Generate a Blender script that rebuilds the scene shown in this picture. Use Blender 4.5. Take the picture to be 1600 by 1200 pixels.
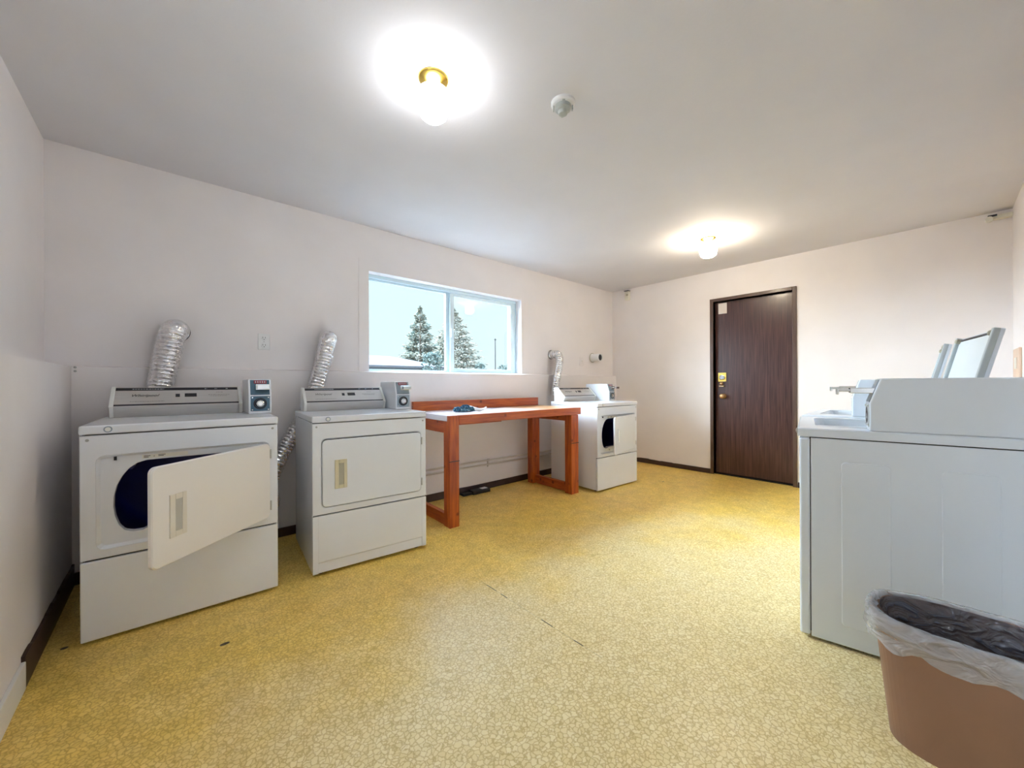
import bpy, bmesh, math, random
from mathutils import Vector, Matrix, noise
from math import sin, cos, pi, radians

for o in list(bpy.data.objects):
    bpy.data.objects.remove(o, do_unlink=True)
scene = bpy.context.scene
COL = scene.collection
random.seed(7)

# ------------------------------------------------------------------ camera
cd = bpy.data.cameras.new('camera')
cam = bpy.data.objects.new('camera', cd)
COL.objects.link(cam)
F_PX = 599.74
cd.sensor_fit = 'HORIZONTAL'
cd.sensor_width = 36.0
cd.lens = 36.0 * F_PX / 1600.0
cd.clip_start = 0.02
cd.clip_end = 500
Fv = Vector((0.66549, 0.746406, -0.000582))
Rv = Vector((0.746397, -0.665485, -0.004609))
Uv = Vector((0.003827, -0.002633, 0.999989))
cam.matrix_world = Matrix(((Rv.x, Uv.x, -Fv.x, 0.0), (Rv.y, Uv.y, -Fv.y, 0.0), (Rv.z, Uv.z, -Fv.z, 1.085), (0, 0, 0, 1)))
scene.camera = cam

# ------------------------------------------------------------------ world, sun, exposure
WORLD_STR = 1.0
LAMP_NEAR = 6.6
LAMP_FAR = 19.5
SKY_LOW = (0.185, 0.218, 0.226)
SKY_HIGH = (2.1, 2.75, 3.6)
SKY_FILL = (12.3, 14.2, 16.4)
SKY_FILL_DIR = Vector((-0.50, 0.75, 0.42))
SKY_FILL_EDGE = 0.74
w = bpy.data.worlds.new('world')
scene.world = w
w.use_nodes = True
nt = w.node_tree
nt.nodes.clear()
tc = nt.nodes.new('ShaderNodeTexCoord')
sp = nt.nodes.new('ShaderNodeSeparateXYZ')
rp = nt.nodes.new('ShaderNodeValToRGB')
bg = nt.nodes.new('ShaderNodeBackground')
ow = nt.nodes.new('ShaderNodeOutputWorld')
nt.links.new(tc.outputs['Generated'], sp.inputs[0])
nt.links.new(sp.outputs['Z'], rp.inputs[0])
cr = rp.color_ramp
cr.interpolation = 'EASE'
cr.elements[0].position = 0.0
cr.elements[0].color = (*SKY_LOW, 1)
cr.elements[1].position = 0.85
cr.elements[1].color = (*SKY_HIGH, 1)
e = cr.elements.new(0.30)
e.color = (*SKY_LOW, 1)
# broad bright glow added to the unseen sky, left of the window, for fill
dt = nt.nodes.new('ShaderNodeVectorMath')
dt.operation = 'DOT_PRODUCT'
nt.links.new(tc.outputs['Generated'], dt.inputs[0])
dt.inputs[1].default_value = SKY_FILL_DIR.normalized()
mr = nt.nodes.new('ShaderNodeMapRange')
mr.interpolation_type = 'SMOOTHSTEP'
mr.inputs['From Min'].default_value = SKY_FILL_EDGE
mr.inputs['From Max'].default_value = 1.0
nt.links.new(dt.outputs['Value'], mr.inputs['Value'])
hz = nt.nodes.new('ShaderNodeMix')
hz.data_type = 'RGBA'
hz.inputs[7].default_value = (*SKY_FILL, 1)
nt.links.new(mr.outputs[0], hz.inputs[0])
nt.links.new(rp.outputs[0], hz.inputs[6])
nt.links.new(hz.outputs[2], bg.inputs[0])
nt.links.new(bg.outputs[0], ow.inputs[0])
bg.inputs[1].default_value = WORLD_STR
sl = bpy.data.lights.new('sun', 'SUN')
sl.energy = 0.7
sl.angle = radians(0.6)
sl.color = (1.0, 0.95, 0.86)
sun = bpy.data.objects.new('sun', sl)
COL.objects.link(sun)
sun.rotation_euler = Vector((-0.20, 0.85, -0.60)).to_track_quat('-Z', 'Y').to_euler()
scene.view_settings.view_transform = 'Standard'
scene.view_settings.look = 'None'
scene.view_settings.exposure = 2.3
scene.view_settings.gamma = 1.0
scene.view_settings.use_curve_mapping = False
scene.cycles.use_denoising = True
scene.cycles.max_bounces = 10
scene.cycles.diffuse_bounces = 6
scene.cycles.transparent_max_bounces = 16
scene.cycles.sample_clamp_indirect = 6.0
scene.cycles.caustics_reflective = False
scene.cycles.caustics_refractive = False

# ------------------------------------------------------------------ materials
def newmat(name):
    m = bpy.data.materials.new(name)
    m.use_nodes = True
    n = m.node_tree
    b = n.nodes['Principled BSDF']
    return m, n, b

def setc(b, col, rough=0.5, metal=0.0, coat=0.0, spec=0.5):
    b.inputs['Base Color'].default_value = (*col, 1)
    b.inputs['Roughness'].default_value = rough
    b.inputs['Metallic'].default_value = metal
    b.inputs['Coat Weight'].default_value = coat
    b.inputs['Coat Roughness'].default_value = 0.12
    b.inputs['Specular IOR Level'].default_value = spec

def tex(n, kind, **kw):
    t = n.nodes.new(kind)
    for k, v in kw.items():
        t.inputs[k].default_value = v
    return t

def coords(n, scale=(1, 1, 1), which='Object'):
    c = n.nodes.new('ShaderNodeTexCoord')
    mp = n.nodes.new('ShaderNodeMapping')
    mp.inputs['Scale'].default_value = scale
    n.links.new(c.outputs[which], mp.inputs[0])
    return mp

def ramp(n, stops):
    r = n.nodes.new('ShaderNodeValToRGB')
    el = r.color_ramp.elements
    el[0].position, el[0].color = stops[0][0], (*stops[0][1], 1)
    el[1].position, el[1].color = stops[-1][0], (*stops[-1][1], 1)
    for p, c in stops[1:-1]:
        x = el.new(p)
        x.color = (*c, 1)
    return r

def mixc(n, fac, a, b, mode='MIX'):
    m = n.nodes.new('ShaderNodeMix')
    m.data_type = 'RGBA'
    m.blend_type = mode
    for s, v in ((m.inputs[0], fac), (m.inputs[6], a), (m.inputs[7], b)):
        if hasattr(v, 'links'):
            n.links.new(v, s)
        elif isinstance(v, (int, float)):
            s.default_value = v
        else:
            s.default_value = (*v, 1)
    return m.outputs[2]

def mathn(n, op, a, b=0.0, c=None):
    m = n.nodes.new('ShaderNodeMath')
    m.operation = op
    for i, v in enumerate((a, b, c)):
        if v is None:
            continue
        if hasattr(v, 'links'):
            n.links.new(v, m.inputs[i])
        else:
            m.inputs[i].default_value = v
    return m.outputs[0]

def bump(n, b, h, strength=0.2, dist=0.002):
    bp = n.nodes.new('ShaderNodeBump')
    bp.inputs['Strength'].default_value = strength
    bp.inputs['Distance'].default_value = dist
    n.links.new(h, bp.inputs['Height'])
    n.links.new(bp.outputs[0], b.inputs['Normal'])

def plain(name, col, rough=0.5, metal=0.0, coat=0.0, var=0.05, vs=8.0, bmp=0.0):
    m, n, b = newmat(name)
    setc(b, col, rough, metal, coat)
    mp = coords(n)
    t = tex(n, 'ShaderNodeTexNoise', Scale=vs, Detail=4.0)
    n.links.new(mp.outputs[0], t.inputs[0])
    r = ramp(n, [(0.3, tuple(c * (1 - var) for c in col)), (0.7, tuple(min(1, c * (1 + var)) for c in col))])
    n.links.new(t.outputs['Fac'], r.inputs[0])
    n.links.new(r.outputs[0], b.inputs['Base Color'])
    if bmp:
        t2 = tex(n, 'ShaderNodeTexNoise', Scale=vs * 22, Detail=3.0)
        n.links.new(mp.outputs[0], t2.inputs[0])
        bump(n, b, t2.outputs['Fac'], bmp)
    return m

def emis(name, col, strength):
    m, n, b = newmat(name)
    setc(b, (0.9, 0.9, 0.88), 0.3)
    b.inputs['Emission Color'].default_value = (*col, 1)
    b.inputs['Emission Strength'].default_value = strength
    return m

M = {}
M['wall'] = plain('wall_paint', (0.82, 0.775, 0.770), 0.6, var=0.03, vs=2.5, bmp=0.12)
M['ceil'] = plain('ceiling_paint', (0.70, 0.68, 0.70), 0.8, var=0.02, vs=3, bmp=0.25)
M['trimw'] = plain('white_trim_paint', (0.80, 0.80, 0.80), 0.4, var=0.02)
M['vinyl'] = plain('sky_tinted_vinyl_frame', (0.62, 0.76, 0.82), 0.35, var=0.01)  # white vinyl with the blue sky light painted into its colour
M['enamel'] = plain('white_enamel', (0.79, 0.81, 0.85), 0.24, coat=0.45, var=0.012, vs=3)
M['enamel_cool'] = plain('cool_white_enamel', (0.74, 0.80, 0.875), 0.3, coat=0.3, var=0.01, vs=3)
M['enamel_door'] = plain('cream_enamel', (0.82, 0.79, 0.76), 0.3, coat=0.3, var=0.01, vs=3)
M['cap'] = plain('white_plastic', (0.78, 0.78, 0.74), 0.4, var=0.02)
M['black'] = plain('black_plastic', (0.012, 0.013, 0.02), 0.35, var=0.2)
M['dark'] = plain('dark_gap', (0.02, 0.02, 0.022), 0.7, var=0.2)
M['ink'] = plain('dark_ink', (0.05, 0.05, 0.055), 0.5, var=0.1)
M['inkred'] = plain('grey_ink', (0.34, 0.32, 0.31), 0.5, var=0.1)
M['pale'] = plain('pale_print', (0.55, 0.58, 0.62), 0.5, var=0.1)
M['navy'] = plain('navy_drum_enamel', (0.018, 0.026, 0.22), 0.35, var=0.2, vs=4)
M['steel'] = plain('dark_blue_steel', (0.07, 0.13, 0.18), 0.38, metal=0.6, var=0.12)
M['steelpale'] = plain('pale_blue_steel', (0.30, 0.36, 0.42), 0.38, metal=0.5, var=0.12)
M['chrome'] = plain('chrome', (0.75, 0.77, 0.78), 0.16, metal=1.0, var=0.04)
M['hinge'] = plain('hinge_steel', (0.42, 0.42, 0.40), 0.35, metal=0.8, var=0.1)
M['brass'] = plain('brass', (0.72, 0.50, 0.12), 0.25, metal=1.0, var=0.08)
M['bronze'] = plain('aged_brass', (0.66, 0.42, 0.22), 0.38, metal=1.0, var=0.1)
M['red'] = plain('red_print', (0.35, 0.03, 0.05), 0.5, var=0.1)
M['beige'] = plain('aged_beige_plastic', (0.66, 0.60, 0.42), 0.45, var=0.04)
M['beige_dk'] = plain('aged_beige_pocket', (0.42, 0.39, 0.29), 0.5, var=0.05)
M['cream'] = plain('cream_plastic', (0.74, 0.69, 0.60), 0.45, var=0.03)
M['cream_dk'] = plain('cream_pocket', (0.50, 0.48, 0.43), 0.5, var=0.03)
M['base_dk'] = plain('dark_baseboard', (0.045, 0.022, 0.020), 0.45, var=0.35, vs=6, bmp=0.1)
M['bait'] = plain('bait_box_black', (0.012, 0.011, 0.014), 0.5, var=0.2)
M['paper'] = plain('pinkish_paper', (0.72, 0.66, 0.64), 0.7, var=0.03)
M['ivory'] = plain('ivory_plastic', (0.76, 0.73, 0.64), 0.5, var=0.04)
M['greyplastic'] = plain('grey_plastic', (0.42, 0.44, 0.42), 0.45, var=0.05)
M['peach'] = plain('peach_plate', (0.68, 0.50, 0.38), 0.5, var=0.04)
M['rail'] = plain('grey_lid_rail', (0.50, 0.54, 0.55), 0.35, var=0.03)
M['lidpale'] = plain('pale_lid_liner', (0.80, 0.86, 0.88), 0.3, var=0.01)
M['pipe'] = plain('painted_pipe', (0.66, 0.60, 0.55), 0.45, var=0.05)
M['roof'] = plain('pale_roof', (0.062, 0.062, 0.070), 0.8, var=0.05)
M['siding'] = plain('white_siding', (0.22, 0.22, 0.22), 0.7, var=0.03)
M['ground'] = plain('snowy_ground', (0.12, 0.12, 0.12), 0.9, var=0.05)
M['bark'] = plain('bark', (0.16, 0.11, 0.08), 0.9, var=0.2)
M['pole'] = plain('weathered_pole', (0.035, 0.035, 0.035), 0.9, var=0.1)
M['lamp_near'] = emis('lit_opal_glass_white', (0.93, 0.97, 1.0), LAMP_NEAR)
M['lamp_far'] = emis('lit_opal_glass_warm', (1.0, 0.87, 0.66), LAMP_FAR)

def aluminium():
    m, n, b = newmat('brushed_aluminium')
    setc(b, (0.60, 0.585, 0.57), 0.36, 0.6)
    mp = coords(n, (2, 300, 300))
    t = tex(n, 'ShaderNodeTexNoise', Scale=3.0, Detail=3.0)
    n.links.new(mp.outputs[0], t.inputs[0])
    r = ramp(n, [(0.3, (0.56, 0.545, 0.53)), (0.7, (0.68, 0.66, 0.64))])
    n.links.new(t.outputs['Fac'], r.inputs[0])
    n.links.new(r.outputs[0], b.inputs['Base Color'])
    return m
M['alu'] = aluminium()

def foil():
    m, n, b = newmat('duct_foil')
    setc(b, (0.80, 0.80, 0.81), 0.17, 1.0)
    mp = coords(n)
    t = tex(n, 'ShaderNodeTexVoronoi', Scale=55.0)
    n.links.new(mp.outputs[0], t.inputs[0])
    bump(n, b, t.outputs['Distance'], 0.45, 0.006)
    return m
M['foil'] = foil()

def floor_mat():
    m, n, b = newmat('speckled_yellow_vinyl')
    setc(b, (0.6, 0.45, 0.2), 0.34, spec=0.35)
    mp = coords(n)
    wn = tex(n, 'ShaderNodeTexNoise', Scale=60.0, Detail=2.0)
    n.links.new(mp.outputs[0], wn.inputs[0])
    warp = mixc(n, 0.02, mp.outputs[0], wn.outputs['Color'], 'ADD')
    v = n.nodes.new('ShaderNodeTexVoronoi')
    v.feature = 'DISTANCE_TO_EDGE'
    v.inputs['Scale'].default_value = 62.0
    n.links.new(warp, v.inputs['Vector'])
    v2 = tex(n, 'ShaderNodeTexVoronoi', Scale=62.0)
    n.links.new(warp, v2.inputs['Vector'])
    big = tex(n, 'ShaderNodeTexNoise', Scale=0.9, Detail=3.0)
    n.links.new(mp.outputs[0], big.inputs[0])
    mid = tex(n, 'ShaderNodeTexNoise', Scale=9.0, Detail=3.0)
    n.links.new(mp.outputs[0], mid.inputs[0])
    basec = ramp(n, [(0.30, (0.92, 0.65, 0.20)), (0.55, (0.93, 0.68, 0.17)), (0.75, (0.93, 0.71, 0.30))])
    n.links.new(big.outputs['Fac'], basec.inputs[0])
    midc = ramp(n, [(0.3, (0.90, 0.88, 0.84)), (0.7, (1.08, 1.06, 1.0))])
    n.links.new(mid.outputs['Fac'], midc.inputs[0])
    c1 = mixc(n, 1.0, basec.outputs[0], midc.outputs[0], 'MULTIPLY')
    # paler near floor: cool daylight painted into the colour, along with some wear
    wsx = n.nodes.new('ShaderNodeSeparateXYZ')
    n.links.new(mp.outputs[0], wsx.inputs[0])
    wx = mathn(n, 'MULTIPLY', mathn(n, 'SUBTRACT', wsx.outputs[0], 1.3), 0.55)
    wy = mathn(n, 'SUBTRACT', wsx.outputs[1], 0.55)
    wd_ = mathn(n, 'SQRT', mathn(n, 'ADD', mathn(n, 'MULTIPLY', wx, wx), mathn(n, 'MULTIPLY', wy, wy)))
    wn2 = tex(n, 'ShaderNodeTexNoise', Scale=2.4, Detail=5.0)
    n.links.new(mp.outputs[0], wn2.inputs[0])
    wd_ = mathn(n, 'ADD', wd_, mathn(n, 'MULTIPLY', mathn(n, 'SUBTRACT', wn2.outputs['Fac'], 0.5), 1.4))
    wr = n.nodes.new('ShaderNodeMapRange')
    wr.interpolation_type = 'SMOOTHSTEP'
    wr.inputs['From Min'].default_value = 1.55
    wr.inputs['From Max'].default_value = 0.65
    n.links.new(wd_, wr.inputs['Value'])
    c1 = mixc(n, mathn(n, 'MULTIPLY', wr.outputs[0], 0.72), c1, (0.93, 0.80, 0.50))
    cellr = n.nodes.new('ShaderNodeSeparateColor')
    n.links.new(v2.outputs['Color'], cellr.inputs[0])
    cc = ramp(n, [(0.0, (0.94, 0.92, 0.84)), (0.5, (1.0, 1.0, 1.0)), (1.0, (1.05, 1.08, 1.2))])
    n.links.new(cellr.outputs[0], cc.inputs[0])
    c2 = mixc(n, 1.0, c1, cc.outputs[0], 'MULTIPLY')
    ed = ramp(n, [(0.0, (0.68, 0.58, 0.38)), (0.15, (1, 1, 1))])
    n.links.new(v.outputs['Distance'], ed.inputs[0])
    c3 = mixc(n, 0.9, c2, ed.outputs[0], 'MULTIPLY')
    # seam between two sheets of vinyl, open here and there, and a few black nicks
    sx = n.nodes.new('ShaderNodeSeparateXYZ')
    n.links.new(mp.outputs[0], sx.inputs[0])
    wob = tex(n, 'ShaderNodeTexNoise', Scale=2.6, Detail=3.0)
    n.links.new(mp.outputs[0], wob.inputs[0])
    dx = mathn(n, 'ABSOLUTE', mathn(n, 'SUBTRACT', sx.outputs[0], mathn(n, 'ADD', 1.262, mathn(n, 'MULTIPLY', wob.outputs['Fac'], 0.016))))
    def span(a_, b_):
        return mathn(n, 'MULTIPLY', mathn(n, 'GREATER_THAN', sx.outputs[1], a_), mathn(n, 'LESS_THAN', sx.outputs[1], b_))
    openr = mathn(n, 'MAXIMUM', span(1.56, 1.64), mathn(n, 'MAXIMUM', span(1.47, 1.52), mathn(n, 'MAXIMUM', span(1.16, 1.23), span(0.99, 1.04))))
    width = mathn(n, 'ADD', 0.0004, mathn(n, 'MULTIPLY', openr, 0.0020))
    seam = mathn(n, 'LESS_THAN', dx, width)
    iny = mathn(n, 'MULTIPLY', mathn(n, 'LESS_THAN', sx.outputs[1], 1.75), mathn(n, 'GREATER_THAN', sx.outputs[1], 0.9))
    seam = mathn(n, 'MULTIPLY', seam, iny)
    for (cx, cy, rx, ry) in ((0.168, 2.006, 0.017, 0.010), (-0.33, 2.42, 0.012, 0.010), (4.05, 2.05, 0.02, 0.006)):
        ex = mathn(n, 'POWER', mathn(n, 'DIVIDE', mathn(n, 'SUBTRACT', sx.outputs[0], cx), rx), 2.0)
        ey = mathn(n, 'POWER', mathn(n, 'DIVIDE', mathn(n, 'SUBTRACT', sx.outputs[1], cy), ry), 2.0)
        seam = mathn(n, 'MAXIMUM', seam, mathn(n, 'LESS_THAN', mathn(n, 'ADD', ex, ey), 1.0))
    c4 = mixc(n, seam, c3, (0.06, 0.04, 0.02))
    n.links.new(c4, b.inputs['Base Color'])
    bump(n, b, v.outputs['Distance'], 0.12, 0.001)
    return m
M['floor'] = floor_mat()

def wood(name, a, bcol, knots=True, grain=(1.2, 16, 16), rough=0.42, coat=0.08):
    m, n, b = newmat(name)
    setc(b, a, rough, coat=coat)
    mp = coords(n, grain)
    t = tex(n, 'ShaderNodeTexNoise', Scale=3.0, Detail=6.0, Distortion=0.6)
    n.links.new(mp.outputs[0], t.inputs[0])
    r = ramp(n, [(0.28, a), (0.5, tuple((x + y) / 2 for x, y in zip(a, bcol))), (0.72, bcol)])
    n.links.new(t.outputs['Fac'], r.inputs[0])
    out = r.outputs[0]
    if knots:
        mp2 = coords(n, (1, 1, 1))
        v = tex(n, 'ShaderNodeTexVoronoi', Scale=9.0, Randomness=1.0)
        n.links.new(mp2.outputs[0], v.inputs['Vector'])
        kr = ramp(n, [(0.0, (0.08, 0.03, 0.015)), (0.11, (0.35, 0.20, 0.14)), (0.19, (1, 1, 1))])
        n.links.new(v.outputs['Distance'], kr.inputs[0])
        out = mixc(n, 0.9, out, kr.outputs[0], 'MULTIPLY')
        t3 = tex(n, 'ShaderNodeTexNoise', Scale=3.0, Detail=2.0)
        n.links.new(mp2.outputs[0], t3.inputs[0])
        r3 = ramp(n, [(0.35, (0.86, 0.70, 0.70)), (0.65, (1.1, 1.12, 1.1))])
        n.links.new(t3.outputs['Fac'], r3.inputs[0])
        out = mixc(n, 0.8, out, r3.outputs[0], 'MULTIPLY')
    n.links.new(out, b.inputs['Base Color'])
    bump(n, b, t.outputs['Fac'], 0.15, 0.001)
    return m
M['pine_x'] = wood('stained_pine_lengthwise', (0.27, 0.034, 0.006), (0.58, 0.140, 0.015))
M['pine_y'] = wood('stained_pine_crosswise', (0.28, 0.036, 0.008), (0.54, 0.125, 0.018), grain=(16, 1.2, 16))
M['pine_z'] = wood('stained_pine_upright', (0.25, 0.028, 0.005), (0.58, 0.135, 0.013), grain=(16, 16, 1.2))
M['doorwood'] = wood('dark_veneer', (0.026, 0.008, 0.007), (0.100, 0.042, 0.036), knots=False, grain=(26, 26, 0.9), rough=0.32, coat=0.2)
M['casing'] = wood('dark_casing', (0.07, 0.036, 0.026), (0.105, 0.06, 0.042), knots=False, grain=(20, 20, 1.2), rough=0.42, coat=0.1)
def worn_top():
    m, n, b = newmat('worn_white_laminate')
    setc(b, (0.74, 0.72, 0.74), 0.28, coat=0.15)
    mp = coords(n)
    sx = n.nodes.new('ShaderNodeSeparateXYZ')
    n.links.new(mp.outputs[0], sx.inputs[0])
    t = tex(n, 'ShaderNodeTexNoise', Scale=5.0, Detail=4.0)
    n.links.new(mp.outputs[0], t.inputs[0])
    k = mathn(n, 'ADD', sx.outputs[0], mathn(n, 'MULTIPLY', t.outputs['Fac'], 0.5))
    r = n.nodes.new('ShaderNodeMapRange')
    r.interpolation_type = 'SMOOTHSTEP'
    r.inputs['From Min'].default_value = 0.95
    r.inputs['From Max'].default_value = 1.45
    n.links.new(k, r.inputs['Value'])
    n.links.new(mixc(n, r.outputs[0], (0.74, 0.71, 0.74), (0.46, 0.24, 0.10)), b.inputs['Base Color'])
    return m
M['laminate'] = worn_top()
def ragmat():
    m, n, b = newmat('crumpled_blue_cloth')
    setc(b, (0.05, 0.15, 0.24), 0.9)
    mp = coords(n)
    t = tex(n, 'ShaderNodeTexNoise', Scale=38.0, Detail=3.0, Distortion=1.0)
    n.links.new(mp.outputs[0], t.inputs[0])
    r = ramp(n, [(0.42, (0.02, 0.075, 0.14)), (0.56, (0.06, 0.19, 0.27)), (0.66, (0.45, 0.55, 0.58))])
    n.links.new(t.outputs['Fac'], r.inputs[0])
    n.links.new(r.outputs[0], b.inputs['Base Color'])
    bump(n, b, t.outputs['Fac'], 0.8, 0.006)
    return m
M['rag'] = ragmat()
M['binbody'] = plain('tan_bin', (0.27, 0.145, 0.09), 0.5, var=0.08, vs=5)

def glassmat(name, tint, fac):
    m, n, b = newmat(name)
    n.nodes.remove(b)
    o = [x for x in n.nodes if x.type == 'OUTPUT_MATERIAL'][0]
    tr = n.nodes.new('ShaderNodeBsdfTransparent')
    tr.inputs[0].default_value = (*tint, 1)
    gl = n.nodes.new('ShaderNodeBsdfGlossy')
    gl.inputs['Roughness'].default_value = 0.01
    fr = n.nodes.new('ShaderNodeFresnel')
    # same reflectance on both faces of the thin pane
    geo = n.nodes.new('ShaderNodeNewGeometry')
    n.links.new(mathn(n, 'ADD', fac, mathn(n, 'MULTIPLY', geo.outputs['Backfacing'], 1.0 / fac - fac)), fr.inputs[0])
    mx = n.nodes.new('ShaderNodeMixShader')
    n.links.new(fr.outputs[0], mx.inputs[0])
    n.links.new(tr.outputs[0], mx.inputs[1])
    n.links.new(gl.outputs[0], mx.inputs[2])
    n.links.new(mx.outputs[0], o.inputs[0])
    return m
M['glass'] = glassmat('window_glass', (0.95, 0.985, 0.985), 1.35)

def film(name, col, opac, rough):
    m, n, b = newmat(name)
    setc(b, col, rough)
    o = [x for x in n.nodes if x.type == 'OUTPUT_MATERIAL'][0]
    tr = n.nodes.new('ShaderNodeBsdfTransparent')
    mx = n.nodes.new('ShaderNodeMixShader')
    mp = coords(n, (1, 1, 2.2))
    t = tex(n, 'ShaderNodeTexNoise', Scale=11.0, Detail=3.0, Distortion=1.2)
    n.links.new(mp.outputs[0], t.inputs[0])
    r = ramp(n, [(0.38, (opac * 0.85,) * 3), (0.75, (min(1, opac * 1.25),) * 3)])
    n.links.new(t.outputs['Fac'], r.inputs[0])
    n.links.new(r.outputs[0], mx.inputs[0])
    n.links.new(tr.outputs[0], mx.inputs[1])
    n.links.new(b.outputs[0], mx.inputs[2])
    n.links.new(mx.outputs[0], o.inputs[0])
    bump(n, b, t.outputs['Fac'], 0.9, 0.045)
    return m
M['film'] = film('clear_bin_liner', (0.60, 0.63, 0.68), 0.46, 0.12)
M['film_in'] = film('smoky_bin_liner', (0.085, 0.08, 0.095), 0.80, 0.11)

def foliage(name, a, c):
    m, n, b = newmat(name)
    setc(b, a, 0.9)
    mp = coords(n)
    t = tex(n, 'ShaderNodeTexNoise', Scale=2.2, Detail=4.0)
    n.links.new(mp.outputs[0], t.inputs[0])
    r = ramp(n, [(0.35, a), (0.65, c)])
    n.links.new(t.outputs['Fac'], r.inputs[0])
    n.links.new(r.outputs[0], b.inputs['Base Color'])
    return m
M['spruce'] = foliage('frosted_spruce', (0.07, 0.115, 0.105), (0.23, 0.20, 0.14))
M['spruce2'] = foliage('tan_spruce', (0.13, 0.15, 0.125), (0.22, 0.185, 0.135))
M['hedge'] = foliage('pale_hedge', (0.05, 0.085, 0.08), (0.10, 0.12, 0.10))

# ------------------------------------------------------------------ mesh helpers
def bm_new():
    return bmesh.new()

def box(bm, x0, x1, y0, y1, z0, z1):
    vs = [bm.verts.new((x, y, z)) for x in (x0, x1) for y in (y0, y1) for z in (z0, z1)]
    for f in ((0, 1, 3, 2), (4, 6, 7, 5), (0, 4, 5, 1), (2, 3, 7, 6), (0, 2, 6, 4), (1, 5, 7, 3)):
        bm.faces.new([vs[i] for i in f])
    return vs

def prism_x(bm, prof, x0, x1):
    """polygon of (y, z) extruded along x"""
    a = [bm.verts.new((x0, y, z)) for y, z in prof]
    b = [bm.verts.new((x1, y, z)) for y, z in prof]
    k = len(prof)
    bm.faces.new(a)
    bm.faces.new(b[::-1])
    for i in range(k):
        bm.faces.new((a[i], b[i], b[(i + 1) % k], a[(i + 1) % k]))

def loops_bridge(bm, loops, closed=True, cap0=False, cap1=False):
    rows = [[bm.verts.new(p) for p in L] for L in loops]
    k = len(rows[0])
    for a, b in zip(rows[:-1], rows[1:]):
        for i in range(k if closed else k - 1):
            j = (i + 1) % k
            bm.faces.new((a[i], a[j], b[j], b[i]))
    if cap0:
        bm.faces.new(rows[0][::-1])
    if cap1:
        bm.faces.new(rows[-1])
    return rows

def lathe(bm, prof, c=(0, 0, 0), n=28, axis='z', cap0=True, cap1=True):
    """prof: (radius, height) pairs along axis"""
    c = Vector(c)
    loops = []
    for r, h in prof:
        L = []
        for i in range(n):
            a = 2 * pi * i / n
            u, v = r * cos(a), r * sin(a)
            if axis == 'z':
                p = Vector((u, v, h))
            elif axis == 'y':
                p = Vector((u, h, v))
            else:
                p = Vector((h, u, v))
            L.append(p + c)
        loops.append(L)
    loops_bridge(bm, loops, True, cap0, cap1)

def smooth_path(pts, n):
    """Catmull-Rom"""
    P = [Vector(p) for p in pts]
    P = [P[0] * 2 - P[1]] + P + [P[-1] * 2 - P[-2]]
    out = []
    segs = len(P) - 3
    for s in range(segs):
        a, b, c, d = P[s:s + 4]
        k = max(2, int(n / segs))
        for i in range(k):
            t = i / k
            out.append(0.5 * ((2 * b) + (c - a) * t + (2 * a - 5 * b + 4 * c - d) * t * t + (3 * b - a - 3 * c + d) * t ** 3))
    out.append(P[-2])
    return out

def tube(bm, path, rad, n=16, caps=True):
    P = [Vector(p) for p in path]
    up = Vector((0, 0, 1))
    t0 = (P[1] - P[0]).normalized()
    if abs(t0.dot(up)) > 0.95:
        up = Vector((0, 1, 0))
    nrm = (up - t0 * up.dot(t0)).normalized()
    loops = []
    for i, p in enumerate(P):
        t = (P[min(i + 1, len(P) - 1)] - P[max(i - 1, 0)]).normalized()
        nrm = (nrm - t * nrm.dot(t)).normalized()
        bn = t.cross(nrm)
        r = rad(i) if callable(rad) else rad
        loops.append([p + (nrm * cos(2 * pi * k / n) + bn * sin(2 * pi * k / n)) * (r(k) if callable(r) else r) for k in range(n)])
    loops_bridge(bm, loops, True, caps, caps)

def obj(name, bm, mat, parent=None, bevel=0.0, smooth=False, seg=2, loc=None, rot=None):
    bmesh.ops.recalc_face_normals(bm, faces=bm.faces)
    me = bpy.data.meshes.new(name)
    bm.to_mesh(me)
    bm.free()
    if smooth:
        for p in me.polygons:
            p.use_smooth = True
    o = bpy.data.objects.new(name, me)
    COL.objects.link(o)
    me.materials.append(mat)
    if bevel:
        md = o.modifiers.new('bevel', 'BEVEL')
        md.width = bevel
        md.segments = seg
        md.limit_method = 'ANGLE'
        md.angle_limit = radians(35)
    if parent:
        o.parent = parent
    if loc:
        o.location = loc
    if rot:
        o.rotation_euler = rot
    return o

def thing(name, label, cat, loc=(0, 0, 0), rotz=0.0, group=None, scale=(1, 1, 1)):
    o = bpy.data.objects.new(name, None)
    COL.objects.link(o)
    o.location = loc
    o.rotation_euler = (0, 0, rotz)
    o.scale = scale
    o.empty_display_size = 0.1
    o['label'] = label
    o['category'] = cat
    if group:
        o['group'] = group
    return o

def tag(o, label, cat, group=None):
    o['label'] = label
    o['category'] = cat
    if group:
        o['group'] = group
    return o

def struct(name, bm, mat, bevel=0.0, label=None, cat=None):
    o = obj(name, bm, mat, bevel=bevel)
    o['kind'] = 'structure'
    if label:
        o['label'] = label
    if cat:
        o['category'] = cat
    return o

def bar(name, x0, x1, y0, y1, z0, z1, mat, parent, bevel=0.002, seg=2):
    bm = bm_new()
    box(bm, x0, x1, y0, y1, z0, z1)
    return obj(name, bm, mat, parent, bevel, seg=seg)

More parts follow.
